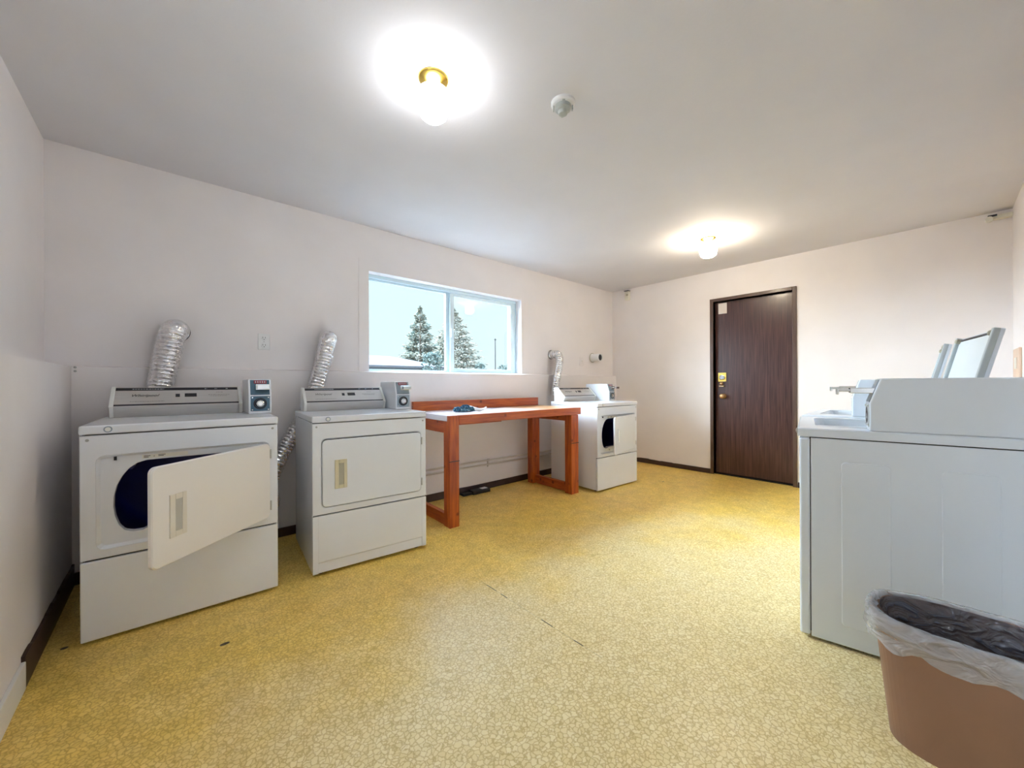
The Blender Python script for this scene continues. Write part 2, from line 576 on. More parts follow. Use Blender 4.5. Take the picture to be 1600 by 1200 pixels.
def text_mesh(name, body, size, mat, parent, loc, rot, shear=0.0, sx=1.0):
    cu = bpy.data.curves.new(name, 'FONT')
    cu.body = body
    cu.size = size
    cu.extrude = 0.0004
    cu.shear = shear
    cu.align_x = 'CENTER'
    cu.align_y = 'CENTER'
    tmp = bpy.data.objects.new('tmp', cu)
    COL.objects.link(tmp)
    bpy.context.view_layer.update()
    me = bpy.data.meshes.new_from_object(tmp)
    bpy.data.objects.remove(tmp, do_unlink=True)
    me.name = name
    me.materials.clear()
    me.materials.append(mat)
    o = bpy.data.objects.new(name, me)
    COL.objects.link(o)
    o.parent = parent
    o.location = loc
    o.rotation_euler = rot
    o.scale = (sx, 1, 1)
    return o

# ------------------------------------------------------------------ room shell
H = 2.413
XL, XL2 = -0.502, -0.40        # left wall, upper and furred lower face
YB, YB2 = 3.209, 3.15          # window wall, upper and furred lower face
XR = 4.835                     # wall with the door
YF = -0.362                    # wall behind the washers
WX0, WX1, WZ0, WZ1 = 1.252, 3.008, 1.196, 2.041

bm = bm_new(); box(bm, -0.75, 5.2, -0.65, 3.5, -0.08, 0.0)
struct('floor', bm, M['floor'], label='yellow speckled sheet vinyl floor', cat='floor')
bm = bm_new(); box(bm, -0.75, 5.2, -0.65, 3.5, H, H + 0.15)
struct('ceiling', bm, M['ceil'], label='plain off-white painted ceiling', cat='ceiling')
# window wall: furred lower part with a sloping ledge, window opening above
bm = bm_new()
prism_x(bm, [(YB2, 0), (YB2, 1.188), (YB, 1.196), (3.45, 1.196), (3.45, 0)], -0.75, 5.2)
box(bm, -0.75, WX0, YB, 3.45, 1.196, H)
box(bm, WX1, 5.2, YB, 3.45, 1.196, H)
box(bm, WX0, WX1, YB, 3.45, WZ1, H)
struct('wall_back', bm, M['wall'], label='off-white wall with the sliding window', cat='wall')
# left wall: same furring and ledge, and an added, unseen second window for fill daylight
bm = bm_new()
def wall_run(bm, prof, ya, yb):
    a_ = [bm.verts.new((x, ya, z)) for x, z in prof]
    b_ = [bm.verts.new((x, yb, z)) for x, z in prof]
    bm.faces.new(a_); bm.faces.new(b_[::-1])
    k = len(prof)
    for i in range(k):
        bm.faces.new((a_[i], b_[i], b_[(i + 1) % k], a_[(i + 1) % k]))
VY0, VY1, VZ0, VZ1 = 0.15, 0.95, 1.200, 2.041
wall_run(bm, [(XL2, 0), (XL2, 1.190), (XL, 1.200), (-0.75, 1.200), (-0.75, 0)], -0.65, 3.5)
wall_run(bm, [(XL, 1.200), (XL, H), (-0.75, H), (-0.75, 1.200)], VY1, 3.5)
wall_run(bm, [(XL, 1.200), (XL, H), (-0.75, H), (-0.75, 1.200)], -0.65, VY0)
wall_run(bm, [(XL, VZ1), (XL, H), (-0.75, H), (-0.75, VZ1)], VY0, VY1)
struct('wall_left', bm, M['wall'], label='off-white wall beside the open dryer', cat='wall')
DY0, DY1, DZ = 1.035, 1.815, 2.045     # door opening
bm = bm_new()
box(bm, XR, 5.2, -0.65, DY0, 0, H)
box(bm, XR, 5.2, DY1, 3.5, 0, H)
box(bm, XR, 5.2, DY0, DY1, DZ, H)
box(bm, XR + 0.16, 5.2, DY0, DY1, 0, DZ)
struct('wall_right', bm, M['wall'], label='off-white end wall with the brown door', cat='wall')
bm = bm_new(); box(bm, -0.75, 5.2, -0.65, YF, 0, H)
struct('wall_front', bm, M['wall'], label='off-white wall behind the washers', cat='wall')

def rough_board(name, p0, p1, h, th, nrm, seed):
    """dark rubber baseboard with an uneven upper edge"""
    bm = bm_new()
    n = 40
    P0, P1, N = Vector((*p0, 0)), Vector((*p1, 0)), Vector((*nrm, 0))
    rows = []
    for i in range(n + 1):
        p = P0.lerp(P1, i / n)
        hh = h + (noise.noise(Vector((i * 0.23, seed, 0))) * 0.5 + (0.5 if noise.noise(Vector((i // 5 * 1.7, seed, 3))) > 0 else 0)) * 0.009
        rows.append([p + Vector((0, 0, 0.0)), p + N * th, p + N * th + Vector((0, 0, hh - 0.003)), p + N * th * 0.7 + Vector((0, 0, hh)), p + Vector((0, 0, hh))])
    loops_bridge(bm, rows, True, True, True)
    return struct(name, bm, M['base_dk'])
rough_board('baseboard_back', (XL2 + 0.01, YB2), (XR, YB2), 0.064, 0.010, (0, -1), 1.3)
rough_board('baseboard_left', (XL2, 2.19), (XL2, YB2 - 0.01), 0.112, 0.010, (1, 0), 5.1)
rough_board('baseboard_right', (XR, 1.853), (XR, YB2 - 0.01), 0.056, 0.010, (-1, 0), 9.4)
rough_board('baseboard_front', (-0.3, YF), (XR - 0.02, YF), 0.060, 0.010, (0, 1), 3.4)
bm = bm_new(); box(bm, XR - 0.010, XR, YF + 0.01, 0.994, 0, 0.056)
struct('baseboard_end', bm, M['base_dk'])
bm = bm_new(); box(bm, XL2, XL2 + 0.012, -0.3, 2.188, 0, 0.100)
struct('trim_1', bm, M['trimw'], 0.003, label='white painted baseboard piece at the near end of the left wall', cat='trim')
bm = bm_new(); box(bm, 1.167, WX0 - 0.001, YB - 0.004, YB, 1.20, 2.130)
struct('trim_2', bm, M['wall'], 0.001, label='flat painted casing board left of the window', cat='trim')

# ------------------------------------------------------------------ window
win = thing('window_1', 'white sliding window with two panes above the ledge', 'window', (WX0, YB, WZ0))
win['kind'] = 'structure'
W, Hh = WX1 - WX0, WZ1 - WZ0
def frame_ring(bm, x0, x1, z0, z1, y0, y1, l, r, t, b_):
    box(bm, x0, x0 + l, y0, y1, z0, z1)
    box(bm, x1 - r, x1, y0, y1, z0, z1)
    box(bm, x0 + l, x1 - r, y0, y1, z1 - t, z1)
    box(bm, x0 + l, x1 - r, y0, y1, z0, z0 + b_)
bm = bm_new(); frame_ring(bm, 0, W, 0, Hh, 0.088, 0.17, 0.022, 0.006, 0.030, 0.012)
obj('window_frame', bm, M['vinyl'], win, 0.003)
bm = bm_new(); frame_ring(bm, 0.024, 0.875, 0.012, Hh - 0.030, 0.120, 0.150, 0.016, 0.050, 0.016, 0.012)
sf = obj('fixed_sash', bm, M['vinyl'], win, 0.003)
bm = bm_new(); box(bm, 0.030, 0.835, 0.132, 0.137, 0.02, Hh - 0.04)
obj('pane', bm, M['glass'], sf)
bm = bm_new(); frame_ring(bm, 0.860, W - 0.008, 0.012, Hh - 0.034, 0.092, 0.118, 0.048, 0.074, 0.032, 0.036)
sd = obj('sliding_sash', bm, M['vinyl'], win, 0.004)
bm = bm_new(); box(bm, 0.90, W - 0.07, 0.103, 0.108, 0.04, Hh - 0.05)
obj('pane', bm, M['glass'], sd)
bm = bm_new(); box(bm, 0.866, 0.880, 0.080, 0.092, 0.36, 0.45)
obj('latch', bm, M['vinyl'], sd, 0.003)
bm = bm_new(); box(bm, -0.0, W, 0.001, 0.088, 0.0, 0.006)
obj('window_sill', bm, M['trimw'], win, 0.002)

w2 = thing('added_window', 'added white sliding window on the left wall, out of view, for fill daylight', 'window', (XL, VY1, VZ0), -pi / 2)  # unseen window, added to let more daylight into the near end
w2['kind'] = 'structure'
w2.rotation_euler = (0, 0, pi / 2)
w2.location = (XL, VY0, VZ0)
W2, Hh2 = VY1 - VY0, VZ1 - VZ0
bm = bm_new(); frame_ring(bm, 0, W2, 0, Hh2, 0.088, 0.17, 0.022, 0.022, 0.030, 0.012)
obj('window_frame', bm, M['vinyl'], w2, 0.003)  # frame of the added, unseen window
for nm, xa, xb, ya in (('fixed_sash', 0.024, W2 / 2 + 0.02, 0.125), ('sliding_sash', W2 / 2 - 0.02, W2 - 0.024, 0.095)):
    bm = bm_new(); frame_ring(bm, xa, xb, 0.012, Hh2 - 0.030, ya, ya + 0.024, 0.035, 0.035, 0.03, 0.03)
    so = obj(nm, bm, M['vinyl'], w2, 0.003)
    bm = bm_new(); box(bm, xa + 0.03, xb - 0.03, ya + 0.009, ya + 0.014, 0.035, Hh2 - 0.055)
    obj('pane', bm, M['glass'], so)

# ------------------------------------------------------------------ door
dr = thing('door_1', 'dark brown flush wooden door in a brown frame', 'door', (XR, 0, 0))
dr['kind'] = 'structure'
bm = bm_new()
ca = 0.035
box(bm, -0.014, 0.150, DY0 - ca, DY0, 0, DZ + ca)
box(bm, -0.014, 0.150, DY1, DY1 + ca, 0, DZ + ca)
box(bm, -0.014, 0.150, DY0, DY1, DZ, DZ + ca)
obj('door_frame', bm, M['casing'], dr, 0.003)
bm = bm_new()
box(bm, 0.098, 0.112, DY0, DY0 + 0.012, 0, DZ)
box(bm, 0.098, 0.112, DY1 - 0.012, DY1, 0, DZ)
box(bm, 0.098, 0.112, DY0, DY1, DZ - 0.012, DZ)
obj('door_stop', bm, M['casing'], dr, 0.001)
bm = bm_new(); box(bm, 0.052, 0.096, DY0 + 0.004, DY1 - 0.004, 0.018, DZ - 0.005)
leaf = obj('door_leaf', bm, M['doorwood'], dr, 0.002)
bm = bm_new(); box(bm, 0.03, 0.15, DY0, DY1, 0.0, 0.006)
obj('threshold', bm, M['dark'], dr)
ly = 1.735
bm = bm_new(); box(bm, 0.044, 0.052, ly - 0.045, ly + 0.045, 1.098, 1.205)
lk = obj('deadbolt', bm, M['brass'], dr, 0.002)
lk['label'] = 'bright square brass deadbolt plate'
bm = bm_new(); lathe(bm, [(0.030, 0.0), (0.030, -0.012), (0.022, -0.016)], (0.044, ly, 1.148), 20, 'x')
obj('cylinder', bm, M['chrome'], lk, smooth=False)
bm = bm_new()
lathe(bm, [(0.020, 0.0), (0.018, -0.02), (0.008, -0.03)], (0.052, ly + 0.008, 1.076), 16, 'x')
box(bm, 0.030, 0.052, ly - 0.025, ly + 0.03, 1.040, 1.050)
obj('chain_holder', bm, M['bronze'], dr, 0.001)
bm = bm_new()
lathe(bm, [(0.030, 0.0), (0.030, -0.008), (0.013, -0.012), (0.012, -0.030), (0.020, -0.036), (0.029, -0.048), (0.029, -0.062), (0.020, -0.072), (0.006, -0.075)], (0.052, 1.722, 0.928), 24, 'x')
obj('door_knob', bm, M['bronze'], dr, smooth=True)
bm = bm_new(); box(bm, 0.0, 0.001, 0, 0.093, 0, 0.125)
for f in bm.verts:
    f.co.x += 0.0015 * sin(f.co.z * 30)
pp = obj('paper_notice', bm, M['paper'], loc=(XR + 0.0505, 1.683, 1.902))
tag(pp, 'small pinkish blank paper stuck on the top corner of the brown door', 'paper')

# ------------------------------------------------------------------ dryers
DW = 0.700
def hitpoly(poly, c, ang):
    d = Vector((cos(ang), sin(ang)))
    best = None
    for i in range(len(poly)):
        a, b_ = Vector(poly[i]), Vector(poly[(i + 1) % len(poly)])
        e_ = b_ - a
        den = d.x * e_.y - d.y * e_.x
        if abs(den) < 1e-9:
            continue
        t = ((a.x - c[0]) * e_.y - (a.y - c[1]) * e_.x) / den
        s = ((a.x - c[0]) * d.y - (a.y - c[1]) * d.x) / den
        if t > 0 and -1e-6 <= s <= 1 + 1e-6 and (best is None or t > best):
            best = t
    return (c[0] + d.x * best, c[1] + d.y * best)

def rrect(x0, x1, z0, z1, r, k=6):
    P = []
    for cx, cz, a0 in ((x1 - r, z1 - r, 0), (x0 + r, z1 - r, pi / 2), (x0 + r, z0 + r, pi), (x1 - r, z0 + r, 1.5 * pi)):
        for i in range(k + 1):
            a = a0 + (pi / 2) * i / k
            P.append((cx + r * cos(a), cz + r * sin(a)))
    return P

def open_outline():
    half = [(0.196, 0.752), (0.165, 0.742), (0.140, 0.722), (0.118, 0.690), (0.101, 0.650), (0.092, 0.605), (0.091, 0.560), (0.096, 0.515), (0.108, 0.474), (0.126, 0.447), (0.152, 0.436), (0.190, 0.436), (0.205, 0.447)]
    right = [(0.700 - x, z) for x, z in half][::-1]
    return half + right

def text_lines(parent, x0, x1, place, rows, mat, name='printed_text'):
    for (r, a, b_) in rows:
        bm = bm_new()
        x = x0 + (x1 - x0) * a
        xe = x0 + (x1 - x0) * b_
        while x < xe:
            wd = random.uniform(0.004, 0.012)
            place(bm, x, min(x + wd, xe), r)
            x += wd + 0.003
        obj(name, bm, mat, parent)

def make_console(t, x0, x1, yf, zb, rise, logo):
    """sloping control console; yf is the depth of its foot"""
    C = Vector((0, yf - 0.024, zb + 0.056))
    T = Vector((0, yf + 0.082, zb + rise))
    bk = yf + 0.13
    prof = [(yf, zb), (C.y, C.z), (T.y, T.z), (bk, T.z), (bk, zb)]
    bm = bm_new(); prism_x(bm, prof, x0 + 0.016, x1 - 0.016)
    con = obj('console', bm, M['alu'], t, 0.001)
    prof2 = [(yf - 0.004, zb), (C.y - 0.005, C.z), (T.y - 0.005, T.z + 0.004), (bk + 0.002, T.z + 0.004), (bk + 0.002, zb)]
    for a, b_ in ((x0, x0 + 0.017), (x1 - 0.017, x1)):
        bm = bm_new(); prism_x(bm, prof2, a, b_)
        ec = obj('end_cap', bm, M['cap'], con, 0.003)
    S = (T - C)
    n_ = Vector((0, -S.z, S.y)).normalized()
    ang = math.atan2(S.z, S.y)
    def quad(bm, xa, xb, ta, tb, lift=0.0006):
        th = n_ * lift
        vs = []
        for x, tt in ((xa, ta), (xb, ta), (xb, tb), (xa, tb)):
            p = C + S * tt + th
            vs.append(Vector((x, p.y, p.z)))
        lo = [bm.verts.new(v_ - th * 2) for v_ in vs]
        hi = [bm.verts.new(v_) for v_ in vs]
        bm.faces.new(hi); bm.faces.new(lo[::-1])
        for i in range(4):
            bm.faces.new((lo[i], lo[(i + 1) % 4], hi[(i + 1) % 4], hi[i]))
    xi0, xi1 = x0 + 0.018, x1 - 0.018
    L = xi1 - xi0
    for ta, tb in ((0.83, 0.97), (0.05, 0.12)):
        bm = bm_new(); quad(bm, xi0, xi1, ta, tb)
        obj('dark_stripe', bm, M['black'], con)
    bm = bm_new(); quad(bm, xi0 + L * 0.455, xi0 + L * 0.49, 0.46, 0.62, 0.0015)
    obj('display_window', bm, M['black'], con)
    bm = bm_new(); quad(bm, xi0 + L * 0.53, xi0 + L * 0.63, 0.46, 0.64, 0.0015)
    obj('display_window', bm, M['black'], con)
    bm = bm_new(); quad(bm, xi0 + 0.001, xi1 - 0.001, -0.30, -0.27, 0.0)
    bm.free()
    pl = lambda b__, xa, xb, r: quad(b__, xa, xb, r, r + 0.022, 0.0007)
    text_lines(con, xi0, xi1, pl, [(0.24, 0.11, 0.37)], M['inkred'])
    text_lines(con, xi0, xi1, pl, [(0.68, 0.80, 0.86), (0.54, 0.73, 0.92), (0.47, 0.75, 0.90)], M['inkred'])
    text_lines(con, xi0, xi1, lambda b__, xa, xb, r: quad(b__, xa, xb, r, r + 0.03, 0.0009), [(0.885, 0.12, 0.36), (0.885, 0.70, 0.72), (0.885, 0.79, 0.81), (0.885, 0.89, 0.91)], M['pale'])
    p = C + S * 0.56 + n_ * 0.0006
    text_mesh('lettering', logo, 0.025, M['dark'], con, (xi0 + L * 0.215, p.y, p.z), (ang, 0, 0), 0.35, 1.05)
    for x in (x0 + 0.0085, x1 - 0.0085):
        bm = bm_new(); lathe(bm, [(0.0035, 0.0), (0.003, -0.002)], (x, yf - 0.006, zb + 0.012), 10, 'y')
        obj('screw', bm, M['dark'], con)
    return con

def make_meter(t, x0, x1, y0, y1, zb, zt, slide, dark_face, knob=True, shell='enamel'):
    """coin meter case: white shell, lock plate, coin slide"""
    zm = zb + (zt - zb) * 0.53
    back = 0.032
    prof = [(y0, zb), (y0, zm), (y0 + back, zt), (y1, zt), (y1, zb)]
    bm = bm_new(); prism_x(bm, prof, x0, x1)
    mc = obj('coin_meter', bm, M[shell], t, 0.006, seg=3)
    m = 0.009
    wq = x1 - x0
    face = M['steel'] if dark_face else M['steelpale']
    if shell != 'enamel':
        face = M['rail']
    bm = bm_new(); box(bm, x0 + m, x1 - m, y0 - 0.0025, y0 + 0.002, zb + 0.016, zm - 0.004)
    lp = obj('lock_plate', bm, face, mc, 0.001)
    cx = x0 + wq * 0.49
    cz = (zb + 0.016 + zm - 0.004) / 2
    bm = bm_new(); lathe(bm, [(0.033, -0.0025), (0.033, -0.006 if knob else -0.0035), (0.027, -0.006 if knob else -0.0035), (0.026, -0.002)], (cx, y0, cz), 32, 'y')
    obj('lock_ring', bm, M['black'], lp, smooth=False)
    bm = bm_new(); lathe(bm, [(0.019, 0), (0.019, -0.012), (0.016, -0.014), (0.012, -0.010), (0.008, -0.010), (0.007, -0.015), (0.002, -0.015)] if knob else [(0.019, 0), (0.019, -0.003), (0.010, -0.004), (0.002, -0.004)], (cx, y0, cz), 32, 'y')
    obj('lock_cylinder', bm, M['chrome'], lp, smooth=False)
    for sx_ in (x0 + m + 0.008, x1 - m - 0.008):
        for sz in (zb + 0.024, zm - 0.012):
            bm = bm_new(); lathe(bm, [(0.004, -0.0025), (0.0035, -0.0045)], (sx_, y0, sz), 10, 'y')
            obj('screw', bm, M['chrome'], lp)
    # sloped upper plate
    a_ = Vector((0, y0, zm)); b__ = Vector((0, y0 + back, zt))
    S = b__ - a_
    n_ = Vector((0, -S.z, S.y)).normalized()
    def q(bm, xa, xb, ta, tb, lo, hi):
        P = []
        for l in (lo, hi):
            for x, tt in ((xa, ta), (xb, ta), (xb, tb), (xa, tb)):
                p = a_ + S * tt + n_ * l
                P.append(bm.verts.new((x, p.y, p.z)))
        for f in ((3, 2, 1, 0), (4, 5, 6, 7), (0, 1, 5, 4), (1, 2, 6, 5), (2, 3, 7, 6), (3, 0, 4, 7)):
            bm.faces.new([P[i] for i in f])
    bm = bm_new(); q(bm, x0 + m, x1 - m, 0.04, 0.95, -0.002, 0.0025)
    up = obj('chute_plate', bm, face if dark_face else M['steelpale'], mc, 0.001)
    bm = bm_new(); q(bm, x0 + wq * 0.24, x0 + wq * 0.80, 0.72, 0.92, 0.0, 0.004 if knob else 0.0027)
    rp_ = obj('price_strip', bm, M['red'] if knob else M['greyplastic'], up, 0.001)
    bm = bm_new()
    for i in range(5):
        xx = x0 + wq * (0.29 + 0.10 * i)
        q(bm, xx, xx + wq * 0.05, 0.77, 0.87, 0.004, 0.0046)
    obj('price_marks', bm, M['pale'], up)
    # coin slide, sticking out towards the user
    zs = zm + (zt - zm) * 0.52
    ys = y0 + back * 0.5
    bm = bm_new(); box(bm, x0 + wq * 0.30, x0 + wq * 0.90, ys - (0.022 if knob else 0.072), ys + 0.004, zs - (0.016 if knob else 0.012), zs + (0.016 if knob else 0.010))
    ch = obj('coin_chute', bm, M['chrome'], mc, 0.002)
    bm = bm_new()
    box(bm, x0 + wq * 0.36, x0 + wq * 0.84, ys - slide, ys - 0.02, zs - 0.006, zs + 0.005)
    if knob:
        box(bm, x0 + wq * 0.34, x0 + wq * 0.86, ys - slide - 0.014, ys - slide, zs - 0.011, zs + 0.011)
    else:
        box(bm, x0 + wq * 0.34, x0 + wq * 0.86, ys - slide, ys - slide + 0.008, zs - 0.018, zs + 0.006)
    obj('coin_slide', bm, M['chrome'], mc, 0.0015)
    bm = bm_new()
    for i in range(4):
        xx = x0 + wq * (0.40 + 0.12 * i)
        box(bm, xx, xx + wq * 0.03, ys - (0.0235 if knob else 0.0735), ys - (0.0215 if knob else 0.0715), zs - 0.009, zs + 0.009)
    obj('coin_slots', bm, M['dark'], ch)
    return mc

def make_dryer(label, loc, rotz, scale, opened, handle, kick=False, slide=0.03, dark_face=False, depth=0.655):
    t = thing('clothes_dryer', label, 'dryer', loc, rotz, 'coin-operated dryers along the window wall', scale)
    D = depth
    bm = bm_new()
    box(bm, 0.000, 0.006, 0.022, D, 0.018, 0.878)
    box(bm, DW - 0.006, DW, 0.022, D, 0.018, 0.878)
    box(bm, 0.006, DW - 0.006, D - 0.006, D, 0.018, 0.878)
    box(bm, 0.006, DW - 0.006, 0.030, D - 0.006, 0.018, 0.028)
    obj('cabinet', bm, M['enamel'], t, 0.002)
    bm = bm_new(); box(bm, 0.006, DW - 0.006, 0.068, 0.072, 0.028, 0.400)
    obj('inner_liner', bm, M['dark'], t)
    bm = bm_new(); box(bm, 0.006, DW - 0.006, 0.030, D - 0.010, 0.866, 0.872)
    obj('top_brace', bm, M['dark'], t)
    # front panel with the recessed loading opening
    outer = [(0, 0.353), (DW, 0.353), (DW, 0.875), (0, 0.875)]
    r0 = rrect(0.046, 0.664, 0.388, 0.789, 0.026)
    r1 = rrect(0.058, 0.652, 0.400, 0.777, 0.020)
    op = open_outline()
    c = (0.350, 0.590)
    angs = [2 * pi * i / 160 for i in range(160)]
    angs += [math.atan2(z - c[1], x - c[0]) % (2 * pi) for x, z in outer]
    angs = sorted(set(round(a_, 6) for a_ in angs))
    L = lambda poly, y: [Vector((hitpoly(poly, c, a_)[0], y, hitpoly(poly, c, a_)[1])) for a_ in angs]
    shrink = lambda k: [(c[0] + (x - c[0]) * k, c[1] + (z - c[1]) * k) for x, z in op]
    bm = bm_new()
    oo = [(0, 0.353), (DW, 0.353), (DW, 0.875), (0, 0.875)]
    loops_bridge(bm, [L(oo, 0.022), L(oo, 0.003), L([(0.003, 0.356), (DW - 0.003, 0.356), (DW - 0.003, 0.872), (0.003, 0.872)], 0.0), L(r0, 0.0), L(r0, 0.004), L(r1, 0.016), L(op, 0.018), L(shrink(0.985), 0.020), L(shrink(0.98), 0.050)])
    obj('front_panel', bm, M['enamel'], t)
    # drum
    bm = bm_new()
    circ = [(c[0] + 0.315 * cos(a_), 0.575 + 0.285 * sin(a_)) for a_ in angs]
    cl = lambda k, y: [Vector((c[0] + (x - c[0]) * k, y, 0.575 + (z - 0.575) * k)) for x, z in circ]
    loops_bridge(bm, [L(shrink(0.98), 0.050), cl(1.0, 0.062), cl(1.0, D - 0.12), cl(0.92, D - 0.09), cl(0.3, D - 0.07)], cap1=True)
    dm = obj('drum', bm, M['navy'], t, smooth=True)
    for k in range(3):
        a_ = 2 * pi * k / 3 + 0.4
        bm = bm_new()
        ca_, sa_ = cos(a_), sin(a_)
        px_, pz_ = c[0] + 0.30 * ca_, 0.575 + 0.270 * sa_
        prof_ = [(-0.03, 0.0), (0.03, 0.0), (0.008, -0.05), (-0.008, -0.05)]
        l0 = [Vector((px_ - sa_ * u + ca_ * v_, 0.10, pz_ + ca_ * u + sa_ * v_)) for u, v_ in prof_]
        l1 = [p + Vector((0, D - 0.25, 0)) for p in l0]
        loops_bridge(bm, [l0, l1], True, True, True)
        obj('baffle', bm, M['navy'], dm)
    # lower access panel
    bm = bm_new()
    if kick:
        prism_x(bm, [(0, 0.346), (0, 0.084), (0.007, 0.076), (0.007, 0.020), (0.020, 0.020), (0.020, 0.346)], 0.030, DW - 0.030)
        box(bm, 0, 0.030, 0, 0.020, 0.020, 0.346)
        box(bm, DW - 0.030, DW, 0, 0.020, 0.020, 0.346)
        obj('toe_panel', bm, M['enamel'], t, 0.0015)
    else:
        box(bm, 0, DW, 0, 0.020, 0.014, 0.346)
        obj('toe_panel', bm, M['enamel'], t, 0.005)
    bm = bm_new(); box(bm, -0.002, DW + 0.002, -0.006, D + 0.003, 0.880, 0.917)
    lid = obj('top_panel', bm, M['enamel'], t, 0.007, seg=3)
    # round badge on the edge of the top
    bm = bm_new(); lathe(bm, [(0.0135, 0), (0.0135, -0.002), (0.010, -0.002)], (0.083, -0.006, 0.899), 24, 'y')
    bd = obj('badge', bm, M['steelpale'], lid)
    bm = bm_new(); lathe(bm, [(0.009, -0.001), (0.009, -0.0035)], (0.083, -0.006, 0.899), 20, 'y')
    obj('badge_centre', bm, M['cap'], bd)
    for x in (0.022, DW - 0.022):
        bm = bm_new(); lathe(bm, [(0.006, 0.001), (0.005, -0.003)], (x, 0, 0.856), 14, 'y')
        obj('screw', bm, M['hinge'], t)
    for x in (0.05, DW - 0.05):
        for y in (0.06, D - 0.06):
            bm = bm_new(); lathe(bm, [(0.018, 0.0), (0.018, 0.008), (0.008, 0.008), (0.008, 0.020)], (x, y, 0), 14)
            obj('foot', bm, M['dark'], t)
    # door, hung on the right
    bm = bm_new()
    dw_ = 0.600 if opened else 0.6115
    ol = rrect(-dw_, -0.003, 0.394, 0.779, 0.024)
    ol_s = rrect(-dw_ + 0.004, -0.007, 0.398, 0.775, 0.022)
    hx = 0.0 if opened else -0.010
    loops_bridge(bm, [[Vector((x, 0.012, z)) for x, z in ol_s], [Vector((x, 0.008, z)) for x, z in ol], [Vector((x, -0.004, z)) for x, z in ol], [Vector((x, -0.008, z)) for x, z in ol_s]], True, True, True)
    if not opened:
        bg_ = bm_new()
        g0, g1 = rrect(0.0505, 0.6605, 0.3905, 0.7825, 0.026), rrect(0.062, 0.650, 0.402, 0.772, 0.020)
        loops_bridge(bg_, [[Vector((x, 0.0035, z)) for x, z in g0], [Vector((x, 0.0035, z)) for x, z in g1], [Vector((x, 0.014, z)) for x, z in g1], [Vector((x, 0.014, z)) for x, z in g0]], True)
        obj('door_gasket', bg_, M['dark'], t)
    d_ = obj('loading_door', bm, M['enamel_door'] if opened and handle != 'white' else M['enamel'], t, loc=(0.663, 0.0, 0), rot=(0, 0, opened))
    if handle != 'white' and opened:
        d_['label'] = 'cream door standing open'
    bm = bm_new()
    loops_bridge(bm, [[Vector((x, 0.012, z)) for x, z in rrect(-0.54, -0.06, 0.46, 0.72, 0.09)], [Vector((x, 0.030, z)) for x, z in rrect(-0.52, -0.08, 0.48, 0.70, 0.08)]], True, True, True)
    obj('door_liner', bm, M['cap'], d_)
    hm, hd = {'beige': ('beige', 'beige_dk'), 'cream': ('cream', 'cream_dk'), 'white': ('enamel', 'cap')}[handle]
    bm = bm_new(); frame_ring(bm, -0.535 + hx, -0.466 + hx, 0.492, 0.660, -0.0125, -0.007, 0.022, 0.018, 0.022, 0.022)
    hn = obj('handle', bm, M[hm], d_, 0.002)
    bm = bm_new(); box(bm, -0.514 + hx, -0.483 + hx, -0.0095, -0.007, 0.513, 0.639)
    obj('handle_pocket', bm, M[hd], hn)
    for z in (0.452, 0.722):
        bm = bm_new()
        box(bm, 0.6655, 0.672, -0.006, 0.002, z - 0.024, z + 0.024)
        lathe(bm, [(0.004, z - 0.02), (0.004, z + 0.02)], (0.6665, -0.006, 0), 10)
        obj('hinge', bm, M['hinge'], t, 0.0005)
    if opened:
        bm = bm_new(); box(bm, 0.098, 0.107, 0.008, 0.016, 0.762, 0.778)
        obj('door_switch', bm, M['black'], t)
        bm = bm_new(); box(bm, 0.185, 0.340, 0.0158, 0.0168, 0.757, 0.774)
        dl = obj('data_label', bm, M['ivory'], t)
        bm = bm_new()
        for i, (xa, xb, zz) in enumerate([(0.19, 0.212, 0.768), (0.19, 0.206, 0.762), (0.222, 0.226, 0.765), (0.238, 0.262, 0.769), (0.238, 0.256, 0.764)]):
            box(bm, xa, xb, 0.0152, 0.0160, zz - 0.0013, zz + 0.0013)
        obj('label_print', bm, M['ink'], dl)
        bm = bm_new(); lathe(bm, [(0.006, 0.0165), (0.005, 0.011)], (0.215, 0, 0.418), 12, 'y')
        obj('door_catch', bm, M['hinge'], t)
    make_console(t, 0.030, 0.590, 0.500, 0.917, 0.157, 'Whirlpool')
    make_meter(t, 0.604, 0.716, 0.300, D - 0.01, 0.917, 1.118, slide, dark_face)
    return t

make_dryer('white dryer with its cream door swung wide open, nearest the left wall', (-0.281, 2.375, 0), radians(-1.7), (0.708 / 0.70, 1, 1.0), radians(44.3), 'cream', slide=0.028, dark_face=True)
make_dryer('white dryer with closed door and yellowed handle, left of the wooden bench', (0.592, 2.340, 0), radians(-5.1), (0.676 / 0.70, 1, 0.988), 0.0, 'beige', kick=True, slide=0.055)
make_dryer('small-looking far dryer with door slightly ajar, between bench and end wall', (3.164, 2.278, 0), radians(-3.2), (0.673 / 0.70, 1, 0.965), radians(14), 'white', slide=0.075)

